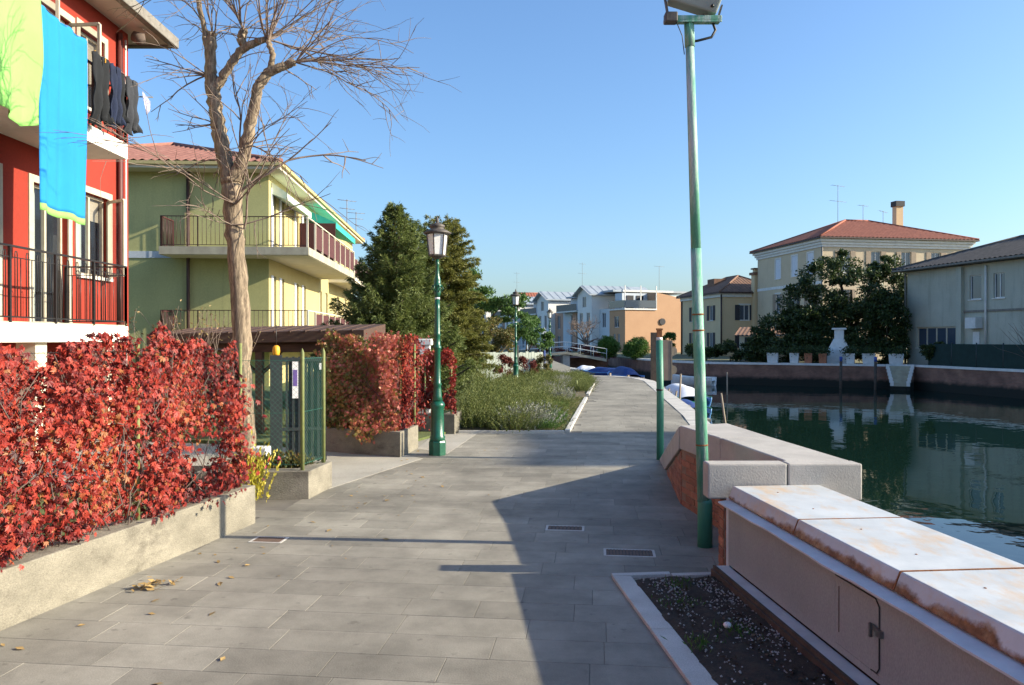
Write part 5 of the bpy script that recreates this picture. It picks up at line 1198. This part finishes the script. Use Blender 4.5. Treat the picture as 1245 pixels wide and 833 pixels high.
# ================================================================ FAR BANK
# large ochre house -------------------------------------------------------
oh = thing('ochre_house', 'large three-storey ochre house with rust red hipped roof', 'house', (25.7, 64.7, 0), R(9.5))
Pw = side('W', 0); Ps = side('S', 0)
wl = [(1.4, 2.3), (4.0, 4.9), (6.9, 7.8)]
hw = [(a, c, 7.2, 9.0) for a, c in wl] + [(a, c, 4.0, 5.8) for a, c in wl] + [(a, c, .9, 2.6) for a, c in wl]
sl_ = [(1.6, 2.5), (4.4, 5.3), (7.2, 8.1), (10, 10.9)]
hs = [(a, c, 7.2, 9.0) for a, c in sl_] + [(a, c, 4.0, 5.8) for a, c in sl_] + [(a, c, .9, 2.6) for a, c in sl_]
b = MB(); facade(b, Pw, 0, 11.3, -.05, 9.3, hw); facade(b, Ps, 0, 13.6, -.05, 9.3, hs); facade(b, side('N', 11.3), 0, 13.6, -.05, 9.3); facade(b, side('E', 13.6), 0, 11.3, -.05, 9.3); b.build('wall', M['ochre_pale'], oh)
for i, h in enumerate(hw): window(oh, Pw, h, 'frame_white', 'shutter_white' if i < 3 else ('shutter' if i == 4 else 'shutter_tan'), 2, 'glass', 'stone_white', open_shut=(i >= 3), surround='stone_white' if i < 6 else None)
for i, h in enumerate(hs): window(oh, Ps, h, 'frame_white', 'shutter_tan', 2, 'glass', 'stone_white', open_shut=True)
for q, zz in ((.10, 9.31), (.22, 9.52), (.36, 9.74)):
    part('cornice', M['stone_white'], oh, (-q, 13.6+q, -q, 11.3+q, zz, zz+.205))
b = MB(); pbox(b, Pw, 0, 11.3, -.04, -.002, 6.25, 6.5); b.build('string_course', M['stone_white'], oh)
hip_roof(oh, -.55, 14.15, -.55, 11.85, 10.08, 2.35, 'tile_rust', .36, .07, 'x', 1.0, 'stone_white', 'pipe_brown', .1)
part('chimney', M['ochre'], oh, (11.2, 11.9, 6.2, 6.8, 10.6, 14.0)); part('chimney_cap', M['shutter'], oh, (11.1, 12.0, 6.1, 6.9, 14.0, 14.5))
MB().tube([(-.12, -.12, 0), (-.12, -.12, 9.3)], .07, 6).build('drain_pipe', M['gutter'], oh)
antenna(oh, 4.2, 4.5, 12.2, 3.2, ((.98, .8), (.55, 1.0)), .3); antenna(oh, 7.0, 5.0, 12.3, 1.5, ((.95, .6),), .3); antenna(oh, 9.0, 5.0, 12.2, 1.1, ((.95, .9),), .6)
# small ochre house --------------------------------------------------------
sh = thing('ochre_house', 'small two-storey ochre house with brown tiles and tall wall chimney', 'house', (20.4, 76, 0), R(11))
wl = [(1.9, 2.8), (6.2, 7.1)]
hw = [(a, c, 3.5, 5.0) for a, c in wl] + [(a, c, .9, 2.3) for a, c in wl]; hs = [(1.9, 2.9, 3.5, 5.0), (1.9, 2.9, .8, 2.2)]
b = MB(); facade(b, Pw, 0, 9.6, -.05, 5.75, hw); facade(b, Ps, 0, 7, -.05, 5.75, hs); facade(b, side('N', 9.6), 0, 7, -.05, 5.75); facade(b, side('E', 7), 0, 9.6, -.05, 5.75); b.build('wall', M['ochre'], sh)
for h in hw: window(sh, Pw, h, 'frame_white', 'shutter', 2, 'glass', 'stone_white')
for h in hs: window(sh, Ps, h, 'frame_white', 'shutter', 2, 'glass', 'stone_white', surround='stone_white')
part('cornice', M['stone_white'], sh, (-.15, 7.15, -.15, 9.75, 5.76, 6.12))
hip_roof(sh, -.45, 7.45, -.45, 10.05, 6.2, 1.9, 'tile_brown', .34, .07, 'y', 1.0, 'stone_white', 'pipe_brown', .1)
part('dormer', M['tile_brown'], sh, (1.4, 2.8, 4.6, 6.2, 6.6, 7.9))
c = part('wall_chimney', M['ochre'], sh, (3.1, 4.1, -.65, -.003, -.05, 7.9)); part('chimney_cap', M['tile_brown'], c, (2.95, 4.25, -.8, .15, 7.9, 8.15)); part('chimney_hood', M['ochre'], c, (3.2, 4.0, -.55, -.1, 8.15, 8.45)); part('chimney_tiles', M['tile_brown'], c, (3.05, 4.15, -.7, .05, 8.45, 8.58))
MB().tube([(-.1, -.1, 0), (-.1, -.1, 6)], .08, 6).build('drain_pipe', M['pipe_brown'], sh); MB().tube([(-.08, 9.5, 0), (-.08, 9.5, 6)], .08, 6).build('drain_pipe', M['pipe_brown'], sh)
sd = thing('garden_shed', 'low dark garden shed with tiled lean-to roof by small ochre house', 'shed', (17.6, 60.5, 0), R(-24))
b = MB(); b.box(0, 5, 0, 2.5, 0, 1.9); b.build('wall', M['cream'], sd); b = MB(); roof_tiles(b, (-.3, -.4, 1.95), (5.3, -.4, 1.95), (5.3, 2.7, 2.6), (-.3, 2.7, 2.6), .3, .05); b.build('roof', M['tile_brown'], sd)
part('door', M['shutter'], sd, (.4, 1.5, -.05, -.002, 0, 1.8)); part('shutter', M['gate'], sd, (2.0, 3.0, -.05, -.002, .6, 1.6)); part('lattice', M['frame_white'], sd, (3.4, 4.6, -.05, -.002, .4, 1.7))
# grey house -----------------------------------------------------------------
gy = thing('grey_house', 'shaded grey green house with dark roof behind netting fence', 'house', (26.6, 52.6, 0), math.atan2(-.979, .203))
hs = [(5.4, 6.3, 4.05, 5.5), (7.2, 8.0, 4.05, 5.5), (.9, 4.3, 1.1, 2.45), (10, 11, 4.05, 5.5)]
b = MB(); facade(b, Ps, 0, 15, -.05, 6.15, hs, .15); facade(b, side('W', 0), 0, 9, -.05, 6.15); facade(b, side('E', 15), 0, 9, -.05, 6.15); facade(b, side('N', 9), 0, 15, -.05, 6.15); b.build('wall', M['grey_wall'], gy)
window(gy, Ps, hs[0], 'frame_white', None, 1, 'glass', 'stone_white'); window(gy, Ps, hs[1], 'frame_white', None, 2, 'glass', 'stone_white'); window(gy, Ps, hs[2], 'frame_beige', None, 4, 'glass', 'stone_white', fw=.09); window(gy, Ps, hs[3], 'frame_white', None, 2, 'glass', 'stone_white')
hip_roof(gy, -.6, 15.6, -.7, 9.6, 6.3, 1.75, 'tile_dark', .36, .07, 'x', 1.0, 'gutter', 'gutter', .12)
part('pilaster', M['grey_wall'], gy, (4.6, 5.0, -.25, -.002, 0, 6.1)); MB().tube([(6.75, -.12, 1.2), (6.75, -.12, 6)], .06, 6).build('drain_pipe', M['stone_white'], gy); MB().tube([(-.05, -.1, 0), (-.05, -.1, 6.1)], .07, 6).build('drain_pipe', M['gutter'], gy)
part('meter_box', M['stone_white'], gy, (5.6, 6.4, -.5, -.003, 2.3, 2.95)); part('cable_duct', M['gutter'], gy, (5.0, 15, -.08, -.002, 3.28, 3.4)); part('white_door', M['stone_white'], gy, (5.7, 6.2, -.04, -.002, 0, 2.1))
antenna(gy, 11.5, 6.5, 8.5, 3.5, ((.9, .6), (.6, .5)), .2)
# netting fence, planters, barbecue chimney on the far bank
bk = Vector((.203, -.979, 0)); bn = Vector((.979, .203, 0)); b0 = Vector((25.4, 49.4, 0))
nf = thing('net_fence', 'dark green netting fence in front of the grey house', 'fence')
for i in range(7):
    p = b0 + bk*(.6+i*1.9) + bn*.6; q = p+bk*1.87
    MB().bar(p+Vector((0, 0, .70)), q+Vector((0, 0, .70)), .03, 1.34).build('net_panel', M['dark_net'], nf); MB().tube([p+Vector((0, 0, -.05)), p+Vector((0, 0, 1.45))], .035, 6).build('post', M['gate'], nf)
bd = Vector((-.902, .43, 0)); bm = Vector((.43, .902, 0))
k = 0
for s, wd, mm in ((1.0, .9, 'pot'), (2.6, .8, 'pot'), (3.7, .55, 'pot'), (5.4, .5, 'terracotta'), (6.3, .5, 'terracotta'), (8.6, .75, 'pot'), (7.2, .6, 'pot')):
    c = b0 + bd*s + bm*.65; t = thing('plant_box', '%s planter box standing on the far bank coping by the steps' % ('white' if mm == 'pot' else 'terracotta'), 'planter', tuple(c), math.atan2(bd.y, bd.x), '%s planters on the far bank' % ('white' if mm == 'pot' else 'terracotta'))
    b = MB(); b.hexa([(-wd/2*.85, -.25, .0), (wd/2*.85, -.25, 0), (wd/2*.85, .25, 0), (-wd/2*.85, .25, 0), (-wd/2, -.32, .72), (wd/2, -.32, .72), (wd/2, .32, .72), (-wd/2, .32, .72)]); b.build('box', M[mm], t)
    N = 900; P_ = rng.normal(size=(N, 3))*[wd*.4, .25, .16]+[0, -.05, .85]; leaf_cloud('leaves', P_, rnd_unit(N), rnd_unit(N), .13, .06, LEAF['dark'], rng.uniform(0, 1, N), t)
bq = thing('barbecue', 'white masonry barbecue with tapered chimney on far bank', 'barbecue', tuple(b0+bd*4.45+bm*1.9), math.atan2(-bd.y, -bd.x))
b = MB(); b.box(-.75, .95, -.35, .35, 0, .95); b.hexa([(-.7, -.33, .95), (.7, -.33, .95), (.7, .33, .95), (-.7, .33, .95), (-.33, -.2, 1.7), (.33, -.2, 1.7), (.33, .2, 1.7), (-.33, .2, 1.7)]); b.box(-.3, .3, -.18, .18, 1.7, 2.3); b.build('body', M['white_paint'], bq, bevel=.02); part('cap', M['white_paint'], bq, (-.45, .45, -.28, .28, 2.3, 2.42))
# trees on the far bank
blob_tree('evergreen_tree', 'big dark evergreen tree in front of the large ochre house', gx(1035, 56), 56, [(0, 0, 5.2, 3.6, 3, 2.6), (-2.8, 0, 4.2, 2.2, 2, 2.2), (2.6, -.3, 4.6, 2.3, 2, 2.6), (.5, -1, 3.0, 3.4, 2.4, 1.8), (-1, 0, 6.6, 1.8, 1.6, 1.3), (2.2, 0, 6.8, 1.1, 1.2, 1.2)], LEAF['dark'], 26000, .24, (.28, 2.4), 130, 41, csize=.25)
blob_tree('evergreen_tree', 'low dark bushy tree at the water edge left of the big evergreen', gx(958, 55.5), 55.5, [(0, 0, 1.9, 2.4, 1.6, 1.6), (1.8, 0, 1.7, 2.2, 1.5, 1.5), (-1.6, 0, 1.5, 1.3, 1.2, 1.2), (.8, 0, 3.0, 1.6, 1.3, 1)], LEAF['dark'], 20000, .22, (.15, 1.0), 90, 42)
blob_tree('evergreen_tree', 'dark dense shrub tree between barbecue and the netting fence', gx(1078, 52.5), 52.5, [(0, 0, 2.6, 1.3, 1.2, 2.2), (-1.2, .6, 1.4, 1.6, 1, 1.2)], LEAF['dark'], 12000, .22, (.12, 1.2), 60, 43)
blob_tree('hedge', 'dark hedge running behind the white planters on the far bank', gx(1010, 54), 54, [(-3.5, .8, .6, 2.2, .6, .9), (0, .0, .6, 2.4, .6, .9), (3.0, -1.3, .6, 2.0, .6, .9)], LEAF['dark'], 12000, .18, (.05, .4), 60, 44, 'hedge', False)
blob_tree('ivy_clump', 'dark creeper hanging over the netting fence by the steps', 26.4, 48.9, [(0, 0, .9, .8, .5, .6)], LEAF['dark'], 3000, .16, (.04, .4), 20, 45, 'shrub', False)
blob_tree('far_shrub', 'dark bushes before the small ochre house', 16.3, 58.4, [(0, 0, .8, 1.2, 1, .9), (2.2, -.6, .7, 1.3, 1, .8), (-1.8, .8, .7, 1.3, 1, .9)], LEAF['dark'], 9000, .2, (.06, .4), 50, 46, 'shrub', False)
ws = thing('dry_shrub', 'brown leafless shrub against the grey house wall', 'shrub', tuple(b0+bk*8.6+bn*1.3)); b = MB()
for k in range(70):
    p = Vector((random.gauss(0, .4), random.gauss(0, .5), .3)); d = Vector((random.gauss(0, .4), random.gauss(0, .6), 1)).normalized(); pts = [p]
    for i in range(6): d = (d+Vector((random.gauss(0, .25), random.gauss(0, .25), 0))).normalized(); pts.append(pts[-1]+d*.45)
    b.tube(pts, [.02*(1-i/8) for i in range(len(pts))], 4, cap=False)
b.build('stems', M['twig'], ws)

# orange and grey row of flats ------------------------------------------------
fr_ = thing('apartment_row', 'long row of pale grey flats with orange end wall and zinc roofs', 'building', (13.75, 95, -.1), R(20.9))
Pe0 = side('S', 0); Pw0 = side('W', 0)
b = MB(); facade(b, Pe0, 0, 9.6, -.1, 5.3); facade(b, Pw0, 0, 4, -.1, 5.3, [(1.5, 2.8, 3.2, 4.6), (1.3, 1.9, .3, 2.4), (2.4, 3.0, .3, 2.4)]); b.add([(0, 0, 5.3), (6.6, 0, 5.3), (6.6, 4, 5.3), (0, 4, 5.3)], [(0, 1, 2, 3)])
b.hexa([(4.4, 0, 5.301), (9.6, 0, 5.301), (9.6, 4, 5.301), (4.4, 4, 5.301), (4.4, 0, 7.5), (9.6, 0, 6.6), (9.6, 4, 6.6), (4.4, 4, 7.5)]); b.build('end_wall', M['far_orange'], fr_, label='plain orange end wall')
for h in ((1.5, 2.8, 3.2, 4.6), (1.3, 1.9, .3, 2.4), (2.4, 3.0, .3, 2.4)): window(fr_, Pw0, h, 'frame_white', None, 2, 'glass', None)
part('terrace_slab', M['stone_white'], fr_, (-.15, 4.39, -.15, 4, 5.32, 5.5)); part('terrace_wall', M['far_grey'], fr_, (.8, 4.39, 2.2, 4, 5.5, 7.5))
part('terrace_screen', M['glass'], fr_, (.0, 4.3, -.1, -.05, 5.6, 6.5)); part('terrace_screen', M['glass'], fr_, (-.1, -.05, .0, 4, 5.6, 6.5)); part('cooling_unit', M['white_paint'], fr_, (2.0, 3.0, .6, 1.0, 5.5, 6.3))
for xx in (1.4, 2.8): part('terrace_door', M['shutter'], fr_, (xx, xx+1.0, 2.14, 2.198, 5.5, 7.2))
MB().lathe([(.42, 0), (.42, .12)], 14).build('round_vent', M['shutter'], fr_).matrix_local = Matrix.Translation((5.2, -.005, 3.9)) @ Matrix.Rotation(R(90), 4, 'X')
part('roof_beam', M['stone_white'], fr_, (-.3, 6.8, .0, .4, 7.5, 7.75)); 
for xx in (0, 2.2, 4.4): part('pergola_post', M['stone_white'], fr_, (xx-.06, xx+.06, .0, .12, 5.5, 8.3))
part('roof', M['zinc'], fr_, (.5, 12, 4.0, 16, 7.76, 8.0)); part('rear_wall', M['far_white'], fr_, (6.62, 12, 4.1, 60, -.1, 7.4))
for u in range(4):
    y0 = 4 + u*14.0; b = MB(); holes = []
    for q in (1.0, 7.6, 10.4):
        for z in (.3, 3.2): holes.append((y0+q, y0+q+1.0, z, z+1.9))
    hc = [h for h in holes]
    facade(b, Pw0, y0, y0+14, -.1, 5.6, hc); b.build('facade', M['far_grey'] if u % 2 == 0 else M['far_brown'], fr_)
    for h in hc: window(fr_, Pw0, h, 'frame_white', None, 2, 'glass', None)
    part('brown_bay', M['far_brown'], fr_, (-.35, -.003, y0+8.9, y0+10.2, -.1, 5.3))
    # projecting gabled bay
    b = MB(); xb = -1.1; gy0, gy1 = y0+2.8, y0+7.0
    hb = [(gy0+.5, gy0+1.5, 3.2, 5.2), (gy0+2.6, gy0+3.6, 3.2, 5.2), (gy0+1.6, gy0+2.7, 5.9, 7.3), (gy0+.6, gy0+1.6, .3, 2.4)]
    facade(b, side('W', xb), gy0, gy1, -.1, 7.6, hb); b.add([(xb, gy0, -.1), (6, gy0, -.1), (6, gy0, 7.6), (xb, gy0, 7.6), (xb, gy1, -.1), (6, gy1, -.1), (6, gy1, 7.6), (xb, gy1, 7.6)], [(0, 1, 2, 3), (4, 5, 6, 7)])
    b.add([(xb, gy0, 7.6), (xb, gy1, 7.6), (xb, (gy0+gy1)/2, 8.6)], [(0, 1, 2)]); b.build('gabled_bay', M['far_white'], fr_)
    for h in hb: window(fr_, side('W', xb), h, 'frame_white', None, 2, 'glass', None)
    ym = (gy0+gy1)/2; b = MB()
    for s, ye in ((0, gy0-.5), (1, gy1+.5)): b.hexa([(xb-.5, ye, 7.38), (8, ye, 7.38), (8, ym, 8.62), (xb-.5, ym, 8.62), (xb-.5, ye, 7.56), (8, ye, 7.56), (8, ym, 8.80), (xb-.5, ym, 8.80)])
    rf = b.build('roof', M['zinc'], fr_)
    for k in range(7):
        x = xb-.3+k*1.1
        for ye in (gy0-.5, gy1+.5): MB().bar((x, ye, 7.58), (x, ym, 8.82), .05, .05).build('roof_seam', M['zinc'], rf)
    b = MB(); b.bar((xb-.52, gy0-.5, 7.47), (xb-.52, ym, 8.71), .06, .24, up=(1, 0, 0)); b.bar((xb-.52, gy1+.5, 7.47), (xb-.52, ym, 8.71), .06, .24, up=(1, 0, 0)); b.build('barge_board', M['stone_white'], fr_)
    part('balcony_slab', M['stone_white'], fr_, (-1.3, -.003, y0+7.1, y0+8.8, 2.75, 2.95), (-1.3, -.003, y0+7.1, y0+13.6, 5.42, 5.6)); part('balcony_rail', M['gutter'], fr_, (-1.28, -1.22, y0+7.1, y0+8.8, 2.95, 3.9), (-1.28, -1.22, y0+7.1, y0+13.6, 5.6, 6.5))
    part('top_floor', M['far_grey'], fr_, (1.2, 6.6, y0+7.05, y0+14, 5.62, 7.5)); part('flat_roof', M['zinc'], fr_, (.4, 6.6, y0+7.05, y0+14, 7.52, 7.75)); part('terrace_door', M['glass'], fr_, (1.14, 1.198, y0+8.5, y0+10.6, 5.62, 7.3))
    for k in range(3): part('roof_vent', M['stone_white'], fr_, (4.2+1.0*k, 4.8+1.0*k, y0+8+k, y0+8.6+k, 7.75, 8.7))
antenna(fr_, 4, 20, 9, 4, ((.95, .6), (.6, .8)), .3); antenna(fr_, 6, 2, 8, 3, ((.98, .9),), .3); antenna(fr_, 3, 44, 9, 4.5, ((.95, .6), (.6, .8)), .3)
rr = thing('far_house', 'far small white house with red tiled roof behind the flats', 'house', (gx(650, 170), 170, 0), R(12)); part('wall', M['far_white'], rr, (-7, 7, 0, 9, -.1, 8.6))
hip_roof(rr, -7.6, 7.6, -.6, 9.6, 8.7, 3.2, 'tile_rust', .6, .1, 'x', 1.0)
for k in range(4): part('window', M['glass'], rr, (-5.8+3.3*k, -4.6+3.3*k, -.03, -.002, 5.6, 7.2))
# a line of far trees and houses behind everything on the left
for k, (px, Yf, h) in enumerate(((420, 120, 5), (360, 140, 6), (560, 150, 6.5), (850, 130, 6), (905, 120, 7), (1180, 105, 6), (1260, 90, 6), (330, 90, 5))):
    blob_tree('far_tree', 'far dull green tree seen between the houses', gx(px, Yf), Yf, [(0, 0, h*.6, 4, 3, h*.4), (3, 0, h*.5, 3, 3, h*.36)], LEAF['mixed'], 3000, .5, (.3, h*.4), 40, 60+k, group='far trees between the houses')
# round shrubs, red hedge, brown tree before the flats
blob_tree('round_shrub', 'clipped bright green ball shrub left of its twin by the flats', gx(740, 68), 68, [(0, 0, 1.0, .85, .85, .85)], LEAF['bright'], 14000, .11, (.08, .4), 140, 51, 'shrub', False, csize=.34)
blob_tree('round_shrub', 'bright green domed shrub before the orange end wall', gx(775, 66), 66, [(0, 0, .9, .95, .9, .9), (-.5, 0, .7, .7, .7, .7)], LEAF['bright'], 14000, .11, (.08, .4), 140, 52, 'shrub', False, csize=.34)
blob_tree('round_shrub', 'small green shrub beside the brown board', gx(813, 72), 72, [(0, 0, 1.6, .8, .7, .7)], LEAF['bright'], 3000, .13, (.08, 1.2), 30, 53, 'shrub', False)
blob_tree('hedge', 'clipped dark red hedge along the far quay', gx(712, 72), 72, [(-3.2, 0, .3, 1.8, .6, .8), (-.4, 0, .3, 1.8, .6, .8), (1.8, .3, .3, 1.5, .6, .8)], LEAF['redhedge'], 9000, .13, (.06, .3), 60, 54, 'hedge', False)
bt2 = thing('bare_tree', 'small reddish bare tree in front of the grey flats', 'tree', (gx(712, 82), 82, 0)); tw2 = MB()
def br2(p, d, L, r, dep):
    pts = [p]; d = d.normalized()
    for i in range(5): d = (d+Vector((random.gauss(0, .16), random.gauss(0, .16), .03))).normalized(); pts.append(pts[-1]+d*L/5)
    tw2.tube(pts, [r*(1-.5*i/5) for i in range(6)], 4, cap=False)
    if dep < 4:
        for k in range(3): br2(pts[random.randint(2, 5)], d+Vector((random.gauss(0, .75), random.gauss(0, .75), random.gauss(0, .35))), L*.68, r*.55, dep+1)
MB().tube([(0, 0, -.1), (.1, 0, .7), (0, 0, 1.3)], [.22, .17, .14], 8).build('trunk', M['twig'], bt2)
for k in range(7): br2(Vector((0, 0, 1.2)), Vector((random.gauss(0, .7), random.gauss(0, .7), .7)), 1.5, .085, 0)
tw2.build('branches', M['twig'], bt2)
bt3 = copy_tree(bt2, kidmap(bt2)); bt3.location = (gx(779, 120), 125, 0); bt3.scale = (2.3,)*3; bt3['label'] = 'bare treetop showing over the roofs of the flats'

# footbridge and abutment ------------------------------------------------------
br = thing('footbridge', 'small footbridge with pale metal railing over side canal', 'bridge', (0, 66, 0))
b = MB(); b.hexa([(.2, 0, .05), (4.6, 0, .38), (4.6, 2.2, .38), (.2, 2.2, .05), (.2, 0, .25), (4.6, 0, .58), (4.6, 2.2, .58), (.2, 2.2, .25)]); b.hexa([(4.6, 0, .38), (8, 0, -.25), (8, 2.2, -.25), (4.6, 2.2, .38), (4.6, 0, .58), (8, 0, -.02), (8, 2.2, -.02), (4.6, 2.2, .58)]); b.build('deck', M['slab_grey'], br)
for yy in (.05, 2.15):
    b = MB()
    for z in (.45, .85): b.tube([(.2, yy, .25+z), (4.6, yy, .58+z), (8, yy, -.02+z)], .03, 6)
    for k in range(8):
        x = .2+7.8*k/7; zz = .25+.075*(x-.2) if x < 4.6 else .58-.176*(x-4.6); b.tube([(x, yy, zz), (x, yy, zz+.85)], .025, 5)
    b.build('railing', M['flange'], br)
part('abutment', M['bank_brick'], br, (4.4, 8.4, 2.3, 6, -3, .05))
part('pier', M['stone'], br, (4.3, 4.9, .2, 2.0, -3, .37))

# brown board on dark posts standing in the water, leaning stakes -----------------
bb = thing('board_sign', 'tall weathered brown board on a dark timber post in the canal', 'board', (gx(808, 33), 33.4, 0))
part('post', M['plinth'], bb, (-.50, -.28, -.1, .12, -2.4, 1.95)); part('board', M['brown_panel'], bb, (-.27, .34, -.06, .02, -.10, 1.62), bevel=.01)
part('edge_strip', M['grey_wood'], bb, (.345, .40, -.07, .03, -.08, 1.6))
for z in (1.15, .35): 
    o = MB().lathe([(.20, -.02), (.20, .02)], 16).build('round_disc', M['grey_wood'], bb); o.matrix_local = Matrix.Translation((.42, .03, z)) @ Matrix.Rotation(R(90), 4, 'X')
stk = [((gx(818, 30.5), 30.5), (.15, .0), -.35), ((gx(812, 29.8), 29.8), (-.25, 0), -.25), ((gx(826, 29), 29), (.05, 0), .38), ((gx(882, 27), 27), (-.15, 0), -.2), ((gx(806, 31), 31.2), (.3, 0), -.3), ((gx(884, 44), 44), (.0, 0), -.2)]
for k, ((x, y), ln_, zt) in enumerate(stk):
    MB().tube([(x-ln_[0], y, -2.4), (x+ln_[0], y, zt)], [.05, .035], 7).build('mooring_stake', M['grey_wood'], None, label='thin leaning timber stake standing in the canal', cat='stake', group='mooring stakes in the canal')
for s, lb in ((2.2, 'dark mooring pole with blue top before the far steps'), (4.2, 'dark mooring pole with blue cap before the white planters')):
    c = b0 + bd*s - bm*1.6; t = thing('mooring_pole', lb, 'mooring pole', tuple(c)); MB().tube([(0, 0, -2.6), (.03, 0, .25)], .09, 8).build('shaft', M['plinth'], t); MB().tube([(.03, 0, .25), (.03, 0, .55)], .095, 8).build('cap', M['bluepaint'], t)
# boats -----------------------------------------------------------------------
def boat(label, x, y, rz, L, Wd, H, hull, inner, cover=None, extra=None):
    t = thing('moored_boat', label, 'boat', (x, y, WZ), rz)
    def f(u, v):
        s = v*2-1; wv = Wd/2*(1-max(0, s)**2.6)*(1-.12*max(0, -s)); a = -math.pi/2+math.pi*u; shp = math.copysign(abs(math.sin(a))**.6, math.sin(a))
        return (shp*wv, s*L/2, -.12+(H*(1+.35*max(0, s)**2)+.12)*(1-abs(math.cos(a))**1.2))
    b = MB(); b.grid(f, 16, 18); b.build('hull', M[hull], t, solid=.04)
    b = MB(); b.grid(lambda u, v: (lambda s: ((u*2-1)*Wd/2*.96*(1-max(0, s)**2.6), s*L/2*.97, H*.72+.04*s))(v*2-1), 6, 14); b.build('deck', M[inner], t)
    b = MB(); 
    for sg in (-1, 1): b.tube([(sg*Wd/2*(1-max(0, s)**2.6)*(1-.12*max(0, -s)), s*L/2, H*(1+.35*max(0, s)**2)) for s in [q/8-1 for q in range(17)]], .035, 6)
    b.build('gunwale', M[inner], t)
    if cover:
        y0, y1, hh = extra or (-.45, .2, .6)
        b = MB(); b.grid(lambda u, v: ((u*2-1)*Wd*.46, L*(y0+(y1-y0)*v), H*.75+hh*(1-abs(u*2-1)**2.5)*(1-abs(v*2-1)**3*.7)+.03*math.sin(v*12)), 12, 12); b.build('cover', M[cover], t)
    part('thwart', M[inner], t, (-Wd*.42, Wd*.42, L*.15, L*.22, H*.74, H*.84)); return t
boat('green decked boat with pale blue hull moored along the quay', 6.75, 31.6, R(4), 4.4, 1.4, .55, 'boat_blue', 'boat_green', 'tarp_blue', (-.3, .0, .35))
boat('boat under a humped white cover beside the brown board', 7.75, 36.5, R(8), 4.4, 1.7, .60, 'boat_blue', 'boat_green', 'cover', (-.42, .3, .62))
boat('small white motor boat near the footbridge', gx(707, 66), 62, R(75), 4.5, 1.7, .75, 'boat_white', 'boat_white', 'cover', (-.2, .2, .5))
boat('boat under bright blue tarpaulin near the path end', gx(730, 62), 60, R(75), 3.6, 1.6, .6, 'tarp_blue', 'boat_blue', 'tarp_blue', (-.45, .4, .55))
boat('blue tarpaulin boat next to the timber piles', gx(750, 60), 57, R(20), 4, 1.6, .55, 'boat_blue', 'boat_blue', 'tarp_blue', (-.4, .3, .75))
boat('small white dinghy moored under the far brick wall', gx(842, 53.5), 53.5, R(60), 3, 1.3, .55, 'boat_white', 'boat_white')

# unseen tower added out of view to throw a shade band across the path ---------
tw = thing('added_shade_tower', 'unseen brick tower added out of view to shade the path', 'building', (33.5, 9.6, 0))
b = MB(); facade(b, side('W', 0), -1.55, 1.6, -.05, 13.6, [(-.5, .5, 9, 11), (-.5, .5, 4, 6)]); facade(b, side('S', -1.55), 0, 4, -.05, 13.6); facade(b, side('N', 1.6), 0, 4, -.05, 13.6); facade(b, side('E', 4), -1.55, 1.6, -.05, 13.6); b.build('wall', M['tower_brick'], tw)
for h in ((-.5, .5, 9, 11), (-.5, .5, 4, 6)): window(tw, side('W', 0), h, 'frame_white', 'shutter', 2, 'glass', 'stone_white')
hip_roof(tw, -.3, 4.3, -1.85, 1.9, 13.7, .6, 'tile_rust', .3, .05, 'x', .9)
part('chimney', M['tower_brick'], tw, (1.5, 2.0, -2.6, -2.3, -.05, 14.0))  # unseen stack added beside the tower to cast the thin shadow streak
